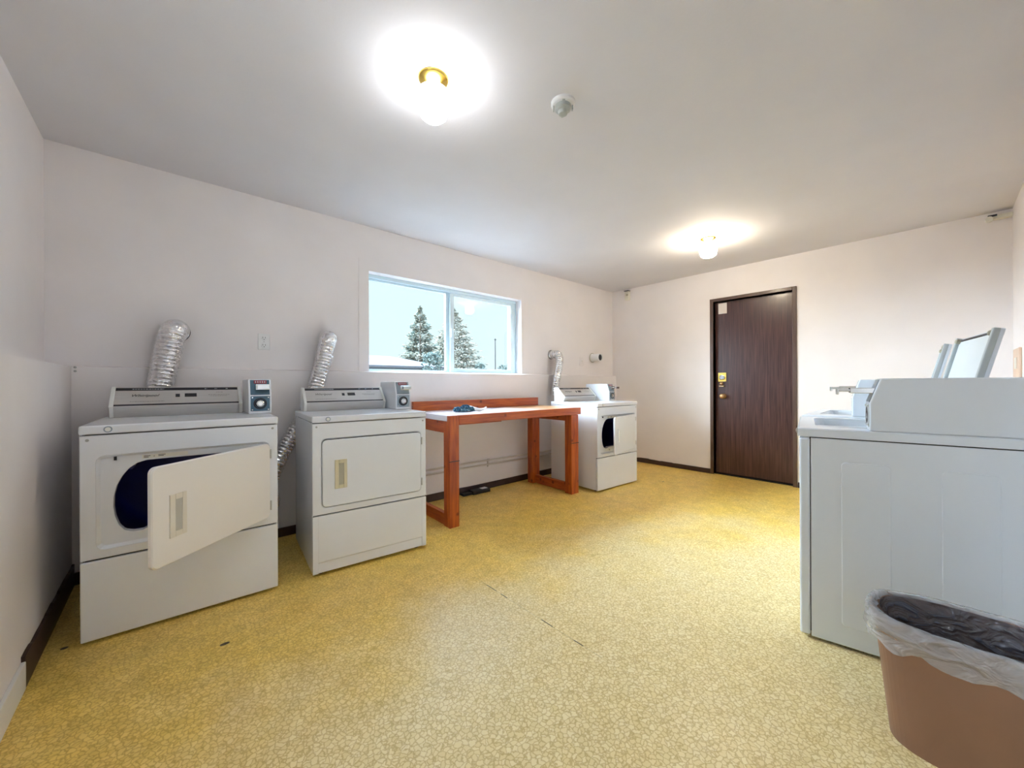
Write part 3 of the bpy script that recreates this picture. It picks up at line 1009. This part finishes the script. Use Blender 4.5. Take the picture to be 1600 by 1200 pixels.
# ------------------------------------------------------------------ washers
def make_washer(label, p0, yaw, lid_label=None):
    wd = 0.69
    xh = Vector((cos(yaw), sin(yaw), 0))
    org = Vector((p0[0], p0[1], 0)) + xh * wd
    t = thing('washing_machine', label, 'washer', org, yaw + pi, 'top-loading washers against the front wall')
    D = 0.66
    bm = bm_new()
    # wrapped front panel
    prism = [(0.0, 0.010), (0.0, 0.851)]
    box(bm, 0.0, wd, 0.0, 0.036, 0.012, 0.851)
    obj('front_panel', bm, M['enamel_cool'], t, 0.008, seg=3)
    bm = bm_new()
    for xa, xb in ((0.0, 0.006), (wd - 0.006, wd)):
        box(bm, xa, xb, 0.0385, D, 0.012, 0.851)
    box(bm, 0.006, wd - 0.006, D - 0.006, D, 0.012, 0.851)
    obj('cabinet', bm, M['enamel_cool'], t, 0.0015)
    bm = bm_new(); box(bm, 0.007, wd - 0.007, 0.034, D - 0.01, 0.03, 0.850)
    box(bm, 0.002, wd - 0.002, 0.035, D - 0.01, 0.845, 0.853)
    obj('inner_shell', bm, M['dark'], t)
    # stamped raised fields on both sides
    for x, sg in ((wd, 1), (0.0, -1)):
        for ya, yb in ((0.135, 0.284), (0.413, 0.555)):
            bm = bm_new()
            def ring(i, x_, r_):
                P = rrect(ya + i, yb - i, 0.09 + i, 0.762 - i, r_)
                return [Vector((x_, y, z)) for y, z in P]
            loops_bridge(bm, [ring(0, x - sg * 0.001, 0.018), ring(0.004, x + sg * 0.0022, 0.015), ring(0.012, x + sg * 0.0022, 0.010)], True, False, True)
            obj('stamped_field', bm, M['enamel_cool'], t)
    # top with a sunken loading well; local x runs away from the near side
    x0, x1, y0, y1 = 0.075, wd - 0.125, 0.055, 0.455
    oo = [(-0.002, -0.006), (wd + 0.002, -0.006), (wd + 0.002, D), (-0.002, D)]
    c = ((x0 + x1) / 2, (y0 + y1) / 2)
    angs = [2 * pi * i / 96 for i in range(96)] + [math.atan2(y - c[1], x - c[0]) % (2 * pi) for x, y in oo]
    angs = sorted(set(round(a_, 6) for a_ in angs))
    L = lambda poly, z: [Vector((*hitpoly(poly, c, a_), z)) for a_ in angs]
    oi = [(0.003, -0.001), (wd - 0.003, -0.001), (wd - 0.003, D - 0.005), (0.003, D - 0.005)]
    well = rrect(x0, x1, y0, y1, 0.05)
    well2 = rrect(x0 + 0.012, x1 - 0.012, y0 + 0.012, y1 - 0.012, 0.045)
    tub = [(c[0] + 0.165 * cos(a_), c[1] + 0.165 * sin(a_)) for a_ in [2 * pi * i / 48 for i in range(48)]]
    bm = bm_new()
    loops_bridge(bm, [L(oo, 0.8555), L(oo, 0.886), L(oi, 0.891), L(well, 0.891), L(well, 0.886), L(well2, 0.856), L(tub, 0.850), L(tub, 0.835)], True)
    obj('top_panel', bm, M['enamel_cool'], t)
    bm = bm_new()
    lathe(bm, [(0.165, 0.845), (0.20, 0.80), (0.20, 0.40), (0.05, 0.38)], (c[0], c[1], 0), 36, cap0=False)
    lathe(bm, [(0.09, 0.385), (0.05, 0.45), (0.035, 0.74), (0.02, 0.76)], (c[0], c[1], 0), 24)
    obj('wash_tub', bm, M['cap'], t, smooth=True)
    # lid, hinged at the back of the well and leaning back
    lean = radians(-13)
    hy, hz = 0.502, 0.893
    la, lb = wd - 0.600, wd - 0.140
    LH = 0.398
    bm = bm_new(); box(bm, la, lb, -0.002, 0.010, 0, LH)
    ld = obj('lid', bm, M['enamel_cool'], t, 0.003, loc=(0, hy, hz), rot=(lean, 0, 0))
    for xa, xb in ((la, la + 0.020), (lb - 0.020, lb)):
        bm = bm_new(); box(bm, xa, xb, -0.020, -0.001, 0.0, LH)
        obj('lid_rail', bm, M['rail'], ld, 0.003)
    bm = bm_new(); box(bm, la + 0.022, lb - 0.022, -0.008, -0.002, 0.01, LH - 0.018)
    obj('lid_liner', bm, M['lidpale'], ld, 0.002)
    bm = bm_new(); box(bm, la + 0.02, lb - 0.02, -0.0095, -0.003, LH - 0.016, LH - 0.009)
    obj('lid_seal', bm, M['ink'], ld, 0.001)
    for x in (la + 0.030, lb - 0.030):
        bm = bm_new(); lathe(bm, [(0.010, 0.0), (0.010, -0.014), (0.006, -0.018)], (x, -0.006, LH - 0.018), 14, 'y')
        obj('bumper', bm, M['beige_dk'], ld, smooth=False)
    # low rear console and the coin meter beside it
    bm = bm_new(); prism_x(bm, [(0.530, 0.891), (0.530, 0.905), (0.60, 1.00), (0.655, 1.00), (0.655, 0.891)], 0.0, wd - 0.122)
    obj('console', bm, M['alu'], t, 0.002)
    make_meter(t, wd - 0.118, wd - 0.001, 0.222, 0.655, 0.8915, 1.099, 0.115, False, knob=False, shell='enamel_cool')
    # latch on the edge of the top
    bm = bm_new(); lathe(bm, [(0.012, 0), (0.012, -0.004), (0.004, -0.007)], (wd - 0.05, -0.006, 0.874), 16, 'y')
    obj('badge', bm, M['hinge'], t)
    for x in (0.05, wd - 0.05):
        for y in (0.07, D - 0.06):
            bm = bm_new(); lathe(bm, [(0.018, 0.0), (0.018, 0.006), (0.008, 0.006), (0.008, 0.030)], (x, y, 0), 14)
            obj('foot', bm, M['dark'], t)
    return t

make_washer('nearest white washer, its plain side panel behind the waste bin', (2.018, 0.410), radians(10.66))
make_washer('farther white washer behind the first, its raised lid seen edge-on', (2.86, 0.562), radians(1.5))

# ------------------------------------------------------------------ workbench
wb = thing('wooden_workbench', 'orange-stained pine folding bench with white top under the window', 'table', (1.561, 2.457, 0), radians(-2.05))
BL, BD, BH = 1.505, 0.655, 0.845
bm = bm_new(); box(bm, 0.0, BL, 0.038, BD, BH - 0.042, BH)
obj('bench_top', bm, M['laminate'], wb, 0.0015)['label'] = 'white laminated top'
bm = bm_new()
box(bm, 0.086, BL, 0.0, 0.037, BH - 0.066, BH + 0.001)
obj('front_apron', bm, M['pine_x'], wb, 0.003)
bm = bm_new()
box(bm, 0.088, 0.50, 0.004, 0.034, BH - 0.074, BH - 0.067)
obj('apron_strip', bm, M['pine_x'], wb, 0.002)
bm = bm_new(); box(bm, 0.002, BL, BD - 0.036, BD - 0.002, BH + 0.001, BH + 0.086)
obj('backsplash', bm, M['pine_x'], wb, 0.002)
for (xa, xb, ya, yb, zt) in ((0.0, 0.084, 0.0, 0.088, BH), (1.363, 1.466, 0.002, 0.090, BH - 0.068), (0.0, 0.084, BD - 0.090, BD - 0.040, BH - 0.044), (1.363, 1.466, BD - 0.095, BD - 0.012, BH - 0.044)):
    bm = bm_new()
    if zt == BH:
        box(bm, xa, xb, ya, 0.037, 0, zt)
        box(bm, xa, xb, 0.037, yb, 0, BH - 0.044)
    else:
        box(bm, xa, xb, ya, yb, 0, zt)
    obj('leg', bm, M['pine_z'], wb, 0.003)
for xa, xb in ((0.004, 0.042), (1.395, 1.433)):
    bm = bm_new(); box(bm, xa, xb, 0.090, BD - 0.096, 0.004, 0.092)
    obj('floor_rail', bm, M['pine_y'], wb, 0.003)
    bm = bm_new(); box(bm, xa, xb, 0.090, BD - 0.096, BH - 0.134, BH - 0.044)
    obj('side_rail', bm, M['pine_y'], wb, 0.003)
# saw cut across each front leg
for xa, xb in ((-0.001, 0.085), (1.362, 1.467)):
    bm = bm_new(); box(bm, xa, xb, -0.0015, 0.004, 0.497, 0.503)
    obj('leg_notch', bm, M['dark'], wb)

# crumpled rag
def rag():
    bm = bm_new()
    random.seed(3)
    for (cx, cy, rx, ry, rz) in ((-0.005, 0.0, 0.050, 0.040, 0.030), (0.060, 0.012, 0.055, 0.042, 0.042), (0.105, 0.0, 0.045, 0.034, 0.030), (0.030, -0.034, 0.060, 0.026, 0.018)):
        s_ = bmesh.ops.create_icosphere(bm, subdivisions=5, radius=1.0)
        for v_ in s_['verts']:
            p = v_.co.copy()
            q_ = p + Vector((cx * 30, 3, 1))
            d = 0.80 + 0.35 * noise.noise(q_ * 1.6) + 0.75 * (0.5 - abs(noise.noise(q_ * 3.1))) * 0.7 - 0.35 * abs(noise.noise(q_ * 6.3))
            v_.co = Vector((cx + p.x * rx * d, cy + p.y * ry * d, max(0.002, rz * 0.45 + p.z * rz * d)))
    return bm
rg = thing('cleaning_rag', 'crumpled blue cloth lying on the white bench top', 'cloth', (1.845, 2.755, 0.848), radians(-12))
obj('cloth', rag(), M['rag'], rg, smooth=True)
bm = bm_new()
pth = smooth_path([(0.10, 0.0, 0.030), (0.15, 0.0, 0.018), (0.20, 0.005, 0.010), (0.24, 0.01, 0.016), (0.27, 0.015, 0.030)], 20)
tube(bm, pth, lambda i: (lambda k: (0.020 - 0.0007 * i) * (0.55 + 0.45 * abs(cos(2 * pi * k / 12)))), 12)
tw = obj('white_corner', bm, M['trimw'], rg, smooth=True)
tw['label'] = 'pale twisted corner of the cloth'

# ------------------------------------------------------------------ ducts
def duct(label, pts, radii, seed, collar=None):
    t = thing('exhaust_duct', label, 'duct', (0, 0, 0), 0, 'silver foil ducts on the window wall')
    P = smooth_path(pts, 40)
    # resample evenly
    dist = [0.0]
    for a_, b_ in zip(P[:-1], P[1:]):
        dist.append(dist[-1] + (b_ - a_).length)
    tot = dist[-1]
    N = int(tot / 0.0042)
    Q = []
    j = 0
    for i in range(N + 1):
        s = tot * i / N
        while j < len(dist) - 2 and dist[j + 1] < s:
            j += 1
        f = (s - dist[j]) / max(1e-6, dist[j + 1] - dist[j])
        Q.append(P[j].lerp(P[j + 1], min(1, max(0, f))))
    rnd = random.Random(seed)
    ph = rnd.uniform(0, 6)
    def rad(i):
        u = i / N
        base = radii[0] * (1 - u) + radii[1] * u
        s = tot * u
        rib = abs(sin(pi * s / 0.024 + ph))
        def rr(k):
            cr_ = noise.noise(Vector((k * 0.9, s * 90, seed))) * 0.045
            return base * (0.87 + 0.13 * rib ** 0.7 + cr_)
        return rr
    bm = bm_new(); tube(bm, Q, rad, 28, True)
    obj('foil_hose', bm, M['foil'], t)
    if collar:
        c_, r_ = collar
        bm = bm_new(); lathe(bm, [(r_ * 0.98, 0.0), (r_ * 1.06, -0.004), (r_ * 1.06, -0.016), (r_ * 0.96, -0.020), (r_ * 0.94, -0.06)], c_, 28, 'y')
        obj('wall_collar', bm, M['chrome'], t)
        bm = bm_new(); lathe(bm, [(r_ * 1.12, -0.0), (r_ * 1.12, -0.003)], c_, 28, 'y')
        obj('wall_hole', bm, M['dark'], t)
    return t

duct('wide silver foil duct rising behind the open-door dryer', [(0.030, 3.195, 1.425), (0.026, 3.165, 1.428), (0.012, 3.130, 1.39), (-0.010, 3.118, 1.27), (-0.040, 3.106, 1.10), (-0.060, 3.090, 0.97), (-0.05, 3.090, 0.80), (0.05, 3.090, 0.62)], (0.070, 0.052), 11, ((0.032, YB, 1.425), 0.062))
duct('silver foil duct left of the window, coiling down between two dryers', [(0.925, 3.195, 1.440), (0.918, 3.165, 1.440), (0.895, 3.128, 1.39), (0.865, 3.115, 1.25), (0.815, 3.100, 1.09), (0.78, 3.090, 0.95), (0.70, 3.092, 0.80), (0.615, 3.090, 0.66), (0.545, 3.075, 0.52), (0.50, 3.07, 0.38), (0.52, 3.07, 0.27), (0.42, 3.085, 0.20)], (0.062, 0.052), 23, ((0.928, YB, 1.440), 0.055))
duct('narrow silver elbow duct over the far dryer', [(3.510, 3.195, 1.440), (3.512, 3.150, 1.447), (3.515, 3.105, 1.438), (3.510, 3.075, 1.39), (3.494, 3.068, 1.30), (3.462, 3.068, 1.19), (3.437, 3.070, 1.09), (3.425, 3.075, 0.95)], (0.047, 0.047), 37, ((3.508, YB, 1.440), 0.050))

# capped vent pipe
vp = thing('vent_pipe', 'short white vent pipe with a dark open end on the window wall', 'pipe', (4.345, YB, 1.436))
bm = bm_new(); lathe(bm, [(0.058, 0.0), (0.058, -0.010), (0.052, -0.014), (0.050, -0.09), (0.054, -0.095), (0.054, -0.135), (0.043, -0.135), (0.043, -0.10)], (0, 0, 0), 32, 'y')
obj('pipe_body', bm, M['trimw'], vp)
bm = bm_new(); lathe(bm, [(0.043, -0.118), (0.043, -0.122)], (0, 0, 0), 32, 'y')
obj('dark_mouth', bm, M['black'], vp)
bm = bm_new(); lathe(bm, [(0.066, -0.001), (0.066, -0.004)], (0, 0, 0), 32, 'y')
obj('wall_ring', bm, M['beige_dk'], vp)

# outlets
def outlet(label, x, z, w_, h_, mat, two=True):
    t = thing('wall_outlet', label, 'outlet', (x, YB, z))
    bm = bm_new(); box(bm, -w_ / 2, w_ / 2, -0.007, 0.0, -h_ / 2, h_ / 2)
    obj('cover_plate', bm, mat, t, 0.003)
    if two:
        for dz in (-0.026, 0.026):
            bm = bm_new()
            lathe(bm, [(0.017, -0.006), (0.016, -0.010)], (0, 0, dz), 20, 'y')
            s = obj('socket', bm, mat, t)
            bm = bm_new()
            box(bm, -0.0085, -0.0060, -0.0108, -0.0098, dz - 0.002, dz + 0.008)
            box(bm, 0.0060, 0.0085, -0.0108, -0.0098, dz - 0.002, dz + 0.008)
            box(bm, -0.0025, 0.0025, -0.0108, -0.0098, dz - 0.012, dz - 0.007)
            obj('slots', bm, M['dark'], s)
        bm = bm_new(); lathe(bm, [(0.003, -0.006), (0.003, -0.0085)], (0, 0, 0), 10, 'y')
        obj('screw', bm, M['hinge'], t)
    else:
        bm = bm_new(); box(bm, -0.012, 0.012, -0.0085, -0.006, -0.030, 0.030)
        obj('switch_rocker', bm, mat, t, 0.001)
        bm = bm_new(); box(bm, -0.004, 0.004, -0.018, -0.008, -0.006, 0.010)
        obj('toggle', bm, M['ivory'], t, 0.001)
    return t
outlet('white double outlet between the first two foil ducts', 0.500, 1.391, 0.072, 0.114, M['trimw'])
outlet('cream wall switch plate beside the capped vent pipe', 4.10, 1.380, 0.075, 0.118, M['wall'], False)

# plate on the wall behind the washers
pt = thing('wall_plate', 'peach-coloured wall plate low at the right edge of the view', 'plate', (4.50, YF, 1.215))
bm = bm_new(); box(bm, -0.16, 0.16, 0, 0.014, -0.105, 0.105)
obj('plate', bm, M['peach'], pt, 0.004)
bm = bm_new(); box(bm, -0.05, 0.05, 0.014, 0.018, -0.04, 0.04)
obj('cover', bm, M['cream'], pt, 0.002)

# small anchor left in the corner
ha = thing('wall_anchor', 'pair of small metal screws in the corner above the left dryer', 'screw', (-0.385, YB2, 1.165))
for dz in (0.0, 0.021):
    bm = bm_new(); lathe(bm, [(0.006, 0.0), (0.006, -0.004), (0.002, -0.006)], (0, 0, dz), 12, 'y')
    obj('screw', bm, M['hinge'], ha)

# heating pipes
def pipe(label, z, y):
    t = thing('wall_pipe', label, 'pipe', (0, 0, 0), 0, 'painted pipes low on the window wall')
    bm = bm_new(); tube(bm, [(1.30, y, z + 0.004), (2.2, y, z + 0.002), (3.30, y, z - 0.010), (4.70, y, z - 0.014)], 0.0095, 12)
    obj('pipe_run', bm, M['pipe'], t, smooth=True)
    return t
p1 = pipe('upper thin painted pipe behind the bench', 0.297, 3.128)
p2 = pipe('lower thin painted pipe behind the bench', 0.255, 3.128)
for par, z in ((p1, 0.297), (p2, 0.255)):
    for x in (2.462, 3.60):
        bm = bm_new()
        lathe(bm, [(0.0135, x - 0.010), (0.0135, x + 0.010)], (0, 3.128, z - (0.008 if x > 3 else 0)), 14, 'x')
        box(bm, x - 0.006, x + 0.006, 3.138, 3.150, z - 0.03, z + 0.010)
        obj('clamp', bm, M['pipe'], par)

# bait station on the floor
bt = thing('bait_box', 'flat black box with a white label on the floor by the baseboard', 'box', (2.205, 3.045, 0), radians(-2))
bm = bm_new(); prism_x(bm, [(0.0, 0.0), (0.0, 0.030), (0.015, 0.036), (0.085, 0.036), (0.085, 0.0)], 0.0, 0.205)
obj('box_body', bm, M['bait'], bt, 0.002)
bm = bm_new(); box(bm, -0.10, 0.0, 0.020, 0.080, 0.0, 0.022)
obj('side_tray', bm, M['bait'], bt, 0.002)
bm = bm_new(); box(bm, 0.115, 0.185, 0.018, 0.072, 0.036, 0.0366)
obj('white_label', bm, M['trimw'], bt)

# ------------------------------------------------------------------ ceiling things
def lamp(label, x, y, gm, r, hgt, group):
    t = thing('ceiling_light', label, 'lamp', (x, y, H), 0, group)
    bm = bm_new(); lathe(bm, [(0.066, 0.0), (0.066, -0.004), (0.060, -0.010), (0.030, -0.022), (0.026, -0.026)], (0, 0, 0), 36)
    obj('canopy', bm, M['brass'], t, smooth=True)
    bm = bm_new(); lathe(bm, [(0.026, -0.020), (0.024, -0.042), (0.034, -0.046)], (0, 0, 0), 28)
    obj('neck', bm, M['brass'], t, smooth=True)
    z0 = -0.040
    bm = bm_new()
    lathe(bm, [(0.032, z0), (r * 0.72, z0 - 0.004), (r * 0.95, z0 - 0.018), (r, z0 - hgt * 0.40), (r * 0.97, z0 - hgt * 0.68), (r * 0.86, z0 - hgt * 0.86), (r * 0.62, z0 - hgt * 0.965), (r * 0.25, z0 - hgt)], (0, 0, 0), 36)
    obj('glass_shade', bm, gm, t, smooth=True)
    return t
lamp('glowing warm glass ceiling lamp on a brass plate, far end near the door', 3.700, 1.430, M['lamp_far'], 0.074, 0.135, 'opal glass ceiling lamps')
lamp('bright white glass ceiling lamp, nearest, at the top edge of the view', 0.862, 1.472, M['lamp_near'], 0.067, 0.138, 'opal glass ceiling lamps')

sdm = thing('heat_detector', 'round grey heat detector on the ceiling beside the near lamp', 'detector', (1.392, 1.190, H))
bm = bm_new(); lathe(bm, [(0.056, 0.0), (0.056, -0.010), (0.050, -0.016), (0.040, -0.018)], (0, 0, 0), 32)
obj('base', bm, M['trimw'], sdm)
bm = bm_new(); lathe(bm, [(0.038, -0.016), (0.038, -0.034), (0.030, -0.040), (0.024, -0.042), (0.020, -0.056), (0.012, -0.058)], (0, 0, 0), 28)
obj('sensor_cap', bm, M['greyplastic'], sdm)
for k in range(4):
    a_ = pi / 4 + k * pi / 2
    bm = bm_new(); box(bm, -0.003, 0.003, -0.006, 0.006, -0.040, -0.012)
    obj('fin', bm, M['greyplastic'], sdm, 0.001, loc=(0.044 * cos(a_), 0.044 * sin(a_), 0), rot=(0, 0, a_))

ms = thing('motion_sensor', 'small ivory motion sensor high in the corner left of the door', 'sensor', (XR, 2.945, 2.315))
bm = bm_new(); prism_x(bm, [(-0.032, -0.065), (-0.032, 0.060), (0.032, 0.060), (0.032, -0.065)], -0.050, 0.0)
obj('housing', bm, M['ivory'], ms, 0.010, seg=3)
bm = bm_new(); box(bm, -0.066, -0.006, -0.034, 0.034, 0.060, 0.068)
obj('dark_cap', bm, M['black'], ms, 0.002)
bm = bm_new(); lathe(bm, [(0.014, 0.0), (0.012, -0.014), (0.005, -0.02)], (-0.048, -0.010, 0.005), 16, 'x')
obj('lens', bm, M['beige_dk'], ms)

br = thing('emergency_light_bracket', 'ivory swivel bracket with a dark joint high in the right corner', 'bracket', (4.80, -0.30, 2.360))
bm = bm_new(); box(bm, -0.02, 0.035, -0.060, 0.035, -0.014, 0.016)
obj('arm', bm, M['ivory'], br, 0.004)
bm = bm_new(); lathe(bm, [(0.020, -0.022), (0.020, 0.020)], (-0.02, 0.055, -0.012), 20, 'x')
obj('swivel_head', bm, M['ivory'], br, smooth=False)
bm = bm_new(); box(bm, -0.030, -0.002, 0.015, 0.062, 0.006, 0.020)
obj('joint', bm, M['black'], br, 0.003)

# ------------------------------------------------------------------ waste bin
BINC = (1.712, -0.045)
def oval(cx, cy, ax, ay, z, n=72, wob=None, p=2.7):
    L = []
    for i in range(n):
        a_ = 2 * pi * i / n
        ca_, sa_ = cos(a_), sin(a_)
        r = (abs(ca_) ** p + abs(sa_) ** p) ** (-1 / p)
        dz, dr_ = wob(i) if wob else (0, 0)
        L.append(Vector((cx + (ax + dr_) * r * ca_, cy + (ay + dr_) * r * sa_, z + dz)))
    return L
bn = thing('waste_bin', 'tan plastic waste bin lined with a clear bag, beside the near washer', 'bin', (BINC[0], BINC[1], 0), radians(3))
bm = bm_new()
loops_bridge(bm, [oval(0, 0, 0.100, 0.155, 0.006), oval(0, 0, 0.104, 0.160, 0.0), oval(0, 0, 0.128, 0.196, 0.355), oval(0, 0, 0.136, 0.204, 0.362), oval(0, 0, 0.137, 0.205, 0.376), oval(0, 0, 0.131, 0.199, 0.378), oval(0, 0, 0.126, 0.193, 0.352), oval(0, 0, 0.101, 0.157, 0.008)], True, True, True)
obj('bin_body', bm, M['binbody'], bn, smooth=False)
nz = lambda a_, b_, c_: noise.noise(Vector((a_, b_, c_)))
def wv(seed, az, ar, fr=0.35):
    return lambda i: (az * nz(sin(2 * pi * i / 72) * 3 * fr * 3, cos(2 * pi * i / 72) * 3 * fr * 3, seed), ar * nz(sin(2 * pi * i / 72) * 6, cos(2 * pi * i / 72) * 6, seed + 9))
bm = bm_new()
loops_bridge(bm, [oval(0, 0, 0.120, 0.186, 0.376, wob=wv(1, 0.004, 0.006)), oval(0, 0, 0.131, 0.199, 0.3835, wob=wv(1, 0.003, 0.002)), oval(0, 0, 0.141, 0.210, 0.3835, wob=wv(1, 0.003, 0.002)), oval(0, 0, 0.146, 0.215, 0.370, wob=wv(2, 0.002, 0.004)), oval(0, 0, 0.148, 0.218, 0.345, wob=wv(3, 0.006, 0.007)), oval(0, 0, 0.147, 0.216, 0.318, wob=wv(4, 0.012, 0.009)), oval(0, 0, 0.143, 0.211, 0.300, wob=wv(5, 0.030, 0.009))], True)
lo = obj('bag_cuff', bm, M['film'], bn, smooth=True)
lo['label'] = 'clear bag edge folded over the rim'
bm = bm_new()
rows = []
NR, NA = 30, 168
for j in range(NR + 1):
    t_ = j / NR
    k = 1 - 0.26 * t_
    L_ = oval(0, 0, 0.117 * k, 0.182 * k, 0.377 - 0.30 * t_, n=NA)
    for i, p_ in enumerate(L_):
        a_ = 2 * pi * i / NA
        q_ = Vector((cos(a_) * 2.2, sin(a_) * 2.2, t_ * 2.4))
        fold = (0.5 - abs(noise.noise(q_ * 1.3 + Vector((3, 0, 0))))) * 0.6 + (0.5 - abs(noise.noise(q_ * 3.1))) * 0.35 - 0.45
        amp = 0.034 * min(1, t_ * 5)
        r_ = Vector((p_.x, p_.y, 0)).normalized()
        p_ -= r_ * amp * (0.5 - fold)
        p_.z += 0.010 * min(1, t_ * 5) * noise.noise(q_ * 2.0 + Vector((9, 9, 9)))
    rows.append(L_)
loops_bridge(bm, rows, True, False, True)
li = obj('inner_bag', bm, M['film_in'], bn, smooth=True)
li['label'] = 'smoky crumpled bag inside the bin'

# ------------------------------------------------------------------ outside
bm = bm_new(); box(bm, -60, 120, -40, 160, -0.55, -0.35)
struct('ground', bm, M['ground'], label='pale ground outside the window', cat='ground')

hs = thing('neighbour_house', 'low white house with a pale hipped roof outside the window', 'house', (9.5, 29.5, -0.35))
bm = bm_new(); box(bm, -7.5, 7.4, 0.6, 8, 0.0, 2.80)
obj('walls', bm, M['siding'], hs)
bm = bm_new()
b0 = [(-8.2, -0.2, 2.78), (9.0, -0.2, 2.78), (9.0, 8.6, 2.78), (-8.2, 8.6, 2.78)]
vs = [bm.verts.new(p_) for p_ in b0] + [bm.verts.new((p_[0], p_[1], 2.95)) for p_ in b0]
r1_, r2_ = bm.verts.new((-4, 4.2, 4.02)), bm.verts.new((5.6, 4.2, 4.02))
bm.faces.new(vs[:4][::-1])
for i in range(4):
    bm.faces.new((vs[i], vs[(i + 1) % 4], vs[4 + (i + 1) % 4], vs[4 + i]))
bm.faces.new((vs[4], vs[5], r2_, r1_)); bm.faces.new((vs[5], vs[6], r2_)); bm.faces.new((vs[6], vs[7], r1_, r2_)); bm.faces.new((vs[7], vs[4], r1_))
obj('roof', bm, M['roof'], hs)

def spruce(label, x, y, z0, htop, rad, mat, seed, n=2600, lean=0.0):
    t = thing('spruce_tree', label, 'tree', (x, y, z0), 0, 'spruce trees outside the window')
    rnd = random.Random(seed)
    Ht = htop - z0
    bm = bm_new()
    lathe(bm, [(0.22, 0), (0.14, Ht * 0.5), (0.02, Ht * 0.97)], (0, 0, 0), 8)
    obj('trunk', bm, M['bark'], t)
    bm = bm_new()
    for i in range(n):
        u = rnd.random() ** 0.75
        z = Ht * (1 - u) * 0.97 + 0.15
        R_ = rad * (u ** 0.85) * (0.78 + 0.22 * sin(z * 5.2 + seed)) + 0.05
        a_ = rnd.uniform(0, 2 * pi)
        rr = R_ * (0.25 + 0.75 * rnd.random() ** 0.5)
        ln = (0.22 + 0.30 * u) * rnd.uniform(0.7, 1.4) * Ht / 8.7
        d = Vector((cos(a_), sin(a_), -0.28 + 0.5 * (1 - u) * rnd.random())).normalized()
        s_ = Vector((-sin(a_), cos(a_), rnd.uniform(-0.4, 0.4))).normalized()
        p = Vector((cos(a_) * (rr - ln * 0.5), sin(a_) * (rr - ln * 0.5), z))
        w_ = ln * 0.26
        A = bm.verts.new(p); B = bm.verts.new(p + d * ln * 0.55 + s_ * w_ + Vector((0, 0, -w_ * 0.6)))
        C_ = bm.verts.new(p + d * ln * 0.55 - s_ * w_ + Vector((0, 0, -w_ * 0.6))); D_ = bm.verts.new(p + d * ln)
        E_ = bm.verts.new(p + d * ln * 0.5 + Vector((0, 0, w_ * 0.5)))
        for f in ((A, B, E_), (B, D_, E_), (D_, C_, E_), (C_, A, E_), (A, C_, D_, B)):
            bm.faces.new(f)
    obj('foliage', bm, mat, t)
    return t
spruce('tall frosted spruce in the left window pane', 22.9, 42.5, -0.35, 10.9, 4.3, M['spruce'], 1, 3800)
spruce('smaller tan spruce behind the middle window bar', 50.4, 81.9, -0.35, 15.2, 7.0, M['spruce2'], 2, 2600)
spruce('broad pale spruce in the right window pane', 40.4, 61.8, -0.35, 15.9, 9.0, M['spruce2'], 5, 4600)

def shrub(label, x, y, z0, hgt, rx, seed, group):
    t = thing('garden_shrub', label, 'shrub', (x, y, z0), 0, group)
    rnd = random.Random(seed)
    bm = bm_new()
    for i in range(700):
        a_ = rnd.uniform(0, 2 * pi); u = rnd.random() ** 0.5; zz = rnd.random()
        R_ = rx * math.sqrt(max(0.02, 1 - (zz - 0.3) ** 2 * 1.6))
        p = Vector((cos(a_) * R_ * u, sin(a_) * R_ * u, hgt * zz))
        s = 0.16
        q = [bm.verts.new(p + Vector((rnd.uniform(-s, s), rnd.uniform(-s, s), rnd.uniform(-s, s)))) for _ in range(4)]
        for f in ((0, 1, 2), (0, 2, 3), (0, 3, 1), (1, 3, 2)):
            bm.faces.new([q[k] for k in f])
    obj('foliage', bm, M['hedge'], t)
    bm = bm_new(); lathe(bm, [(0.08, 0), (0.04, hgt * 0.6)], (0, 0, 0), 6)
    obj('stem', bm, M['bark'], t)
    return t
shrub('rounded teal shrub at the foot of the left spruce', 15.9, 27.4, -0.35, 4.0, 1.25, 4, 'shrubs outside')
shrub('low distant shrub left of the utility pole', 27.1, 36, -0.35, 3.75, 1.0, 6, 'shrubs outside')
shrub('low distant shrub right of the utility pole', 31.0, 36, -0.35, 3.7, 1.3, 8, 'shrubs outside')

up_ = thing('utility_pole', 'thin utility pole seen through the right window pane', 'pole', (24.5, 30, -0.35))
bm = bm_new(); lathe(bm, [(0.07, 0), (0.05, 6.0)], (0, 0, 0), 8)
obj('pole', bm, M['pole'], up_)
bm = bm_new(); box(bm, -0.12, 0.12, -0.03, 0.03, 5.85, 5.93)
obj('crossarm', bm, M['pole'], up_)
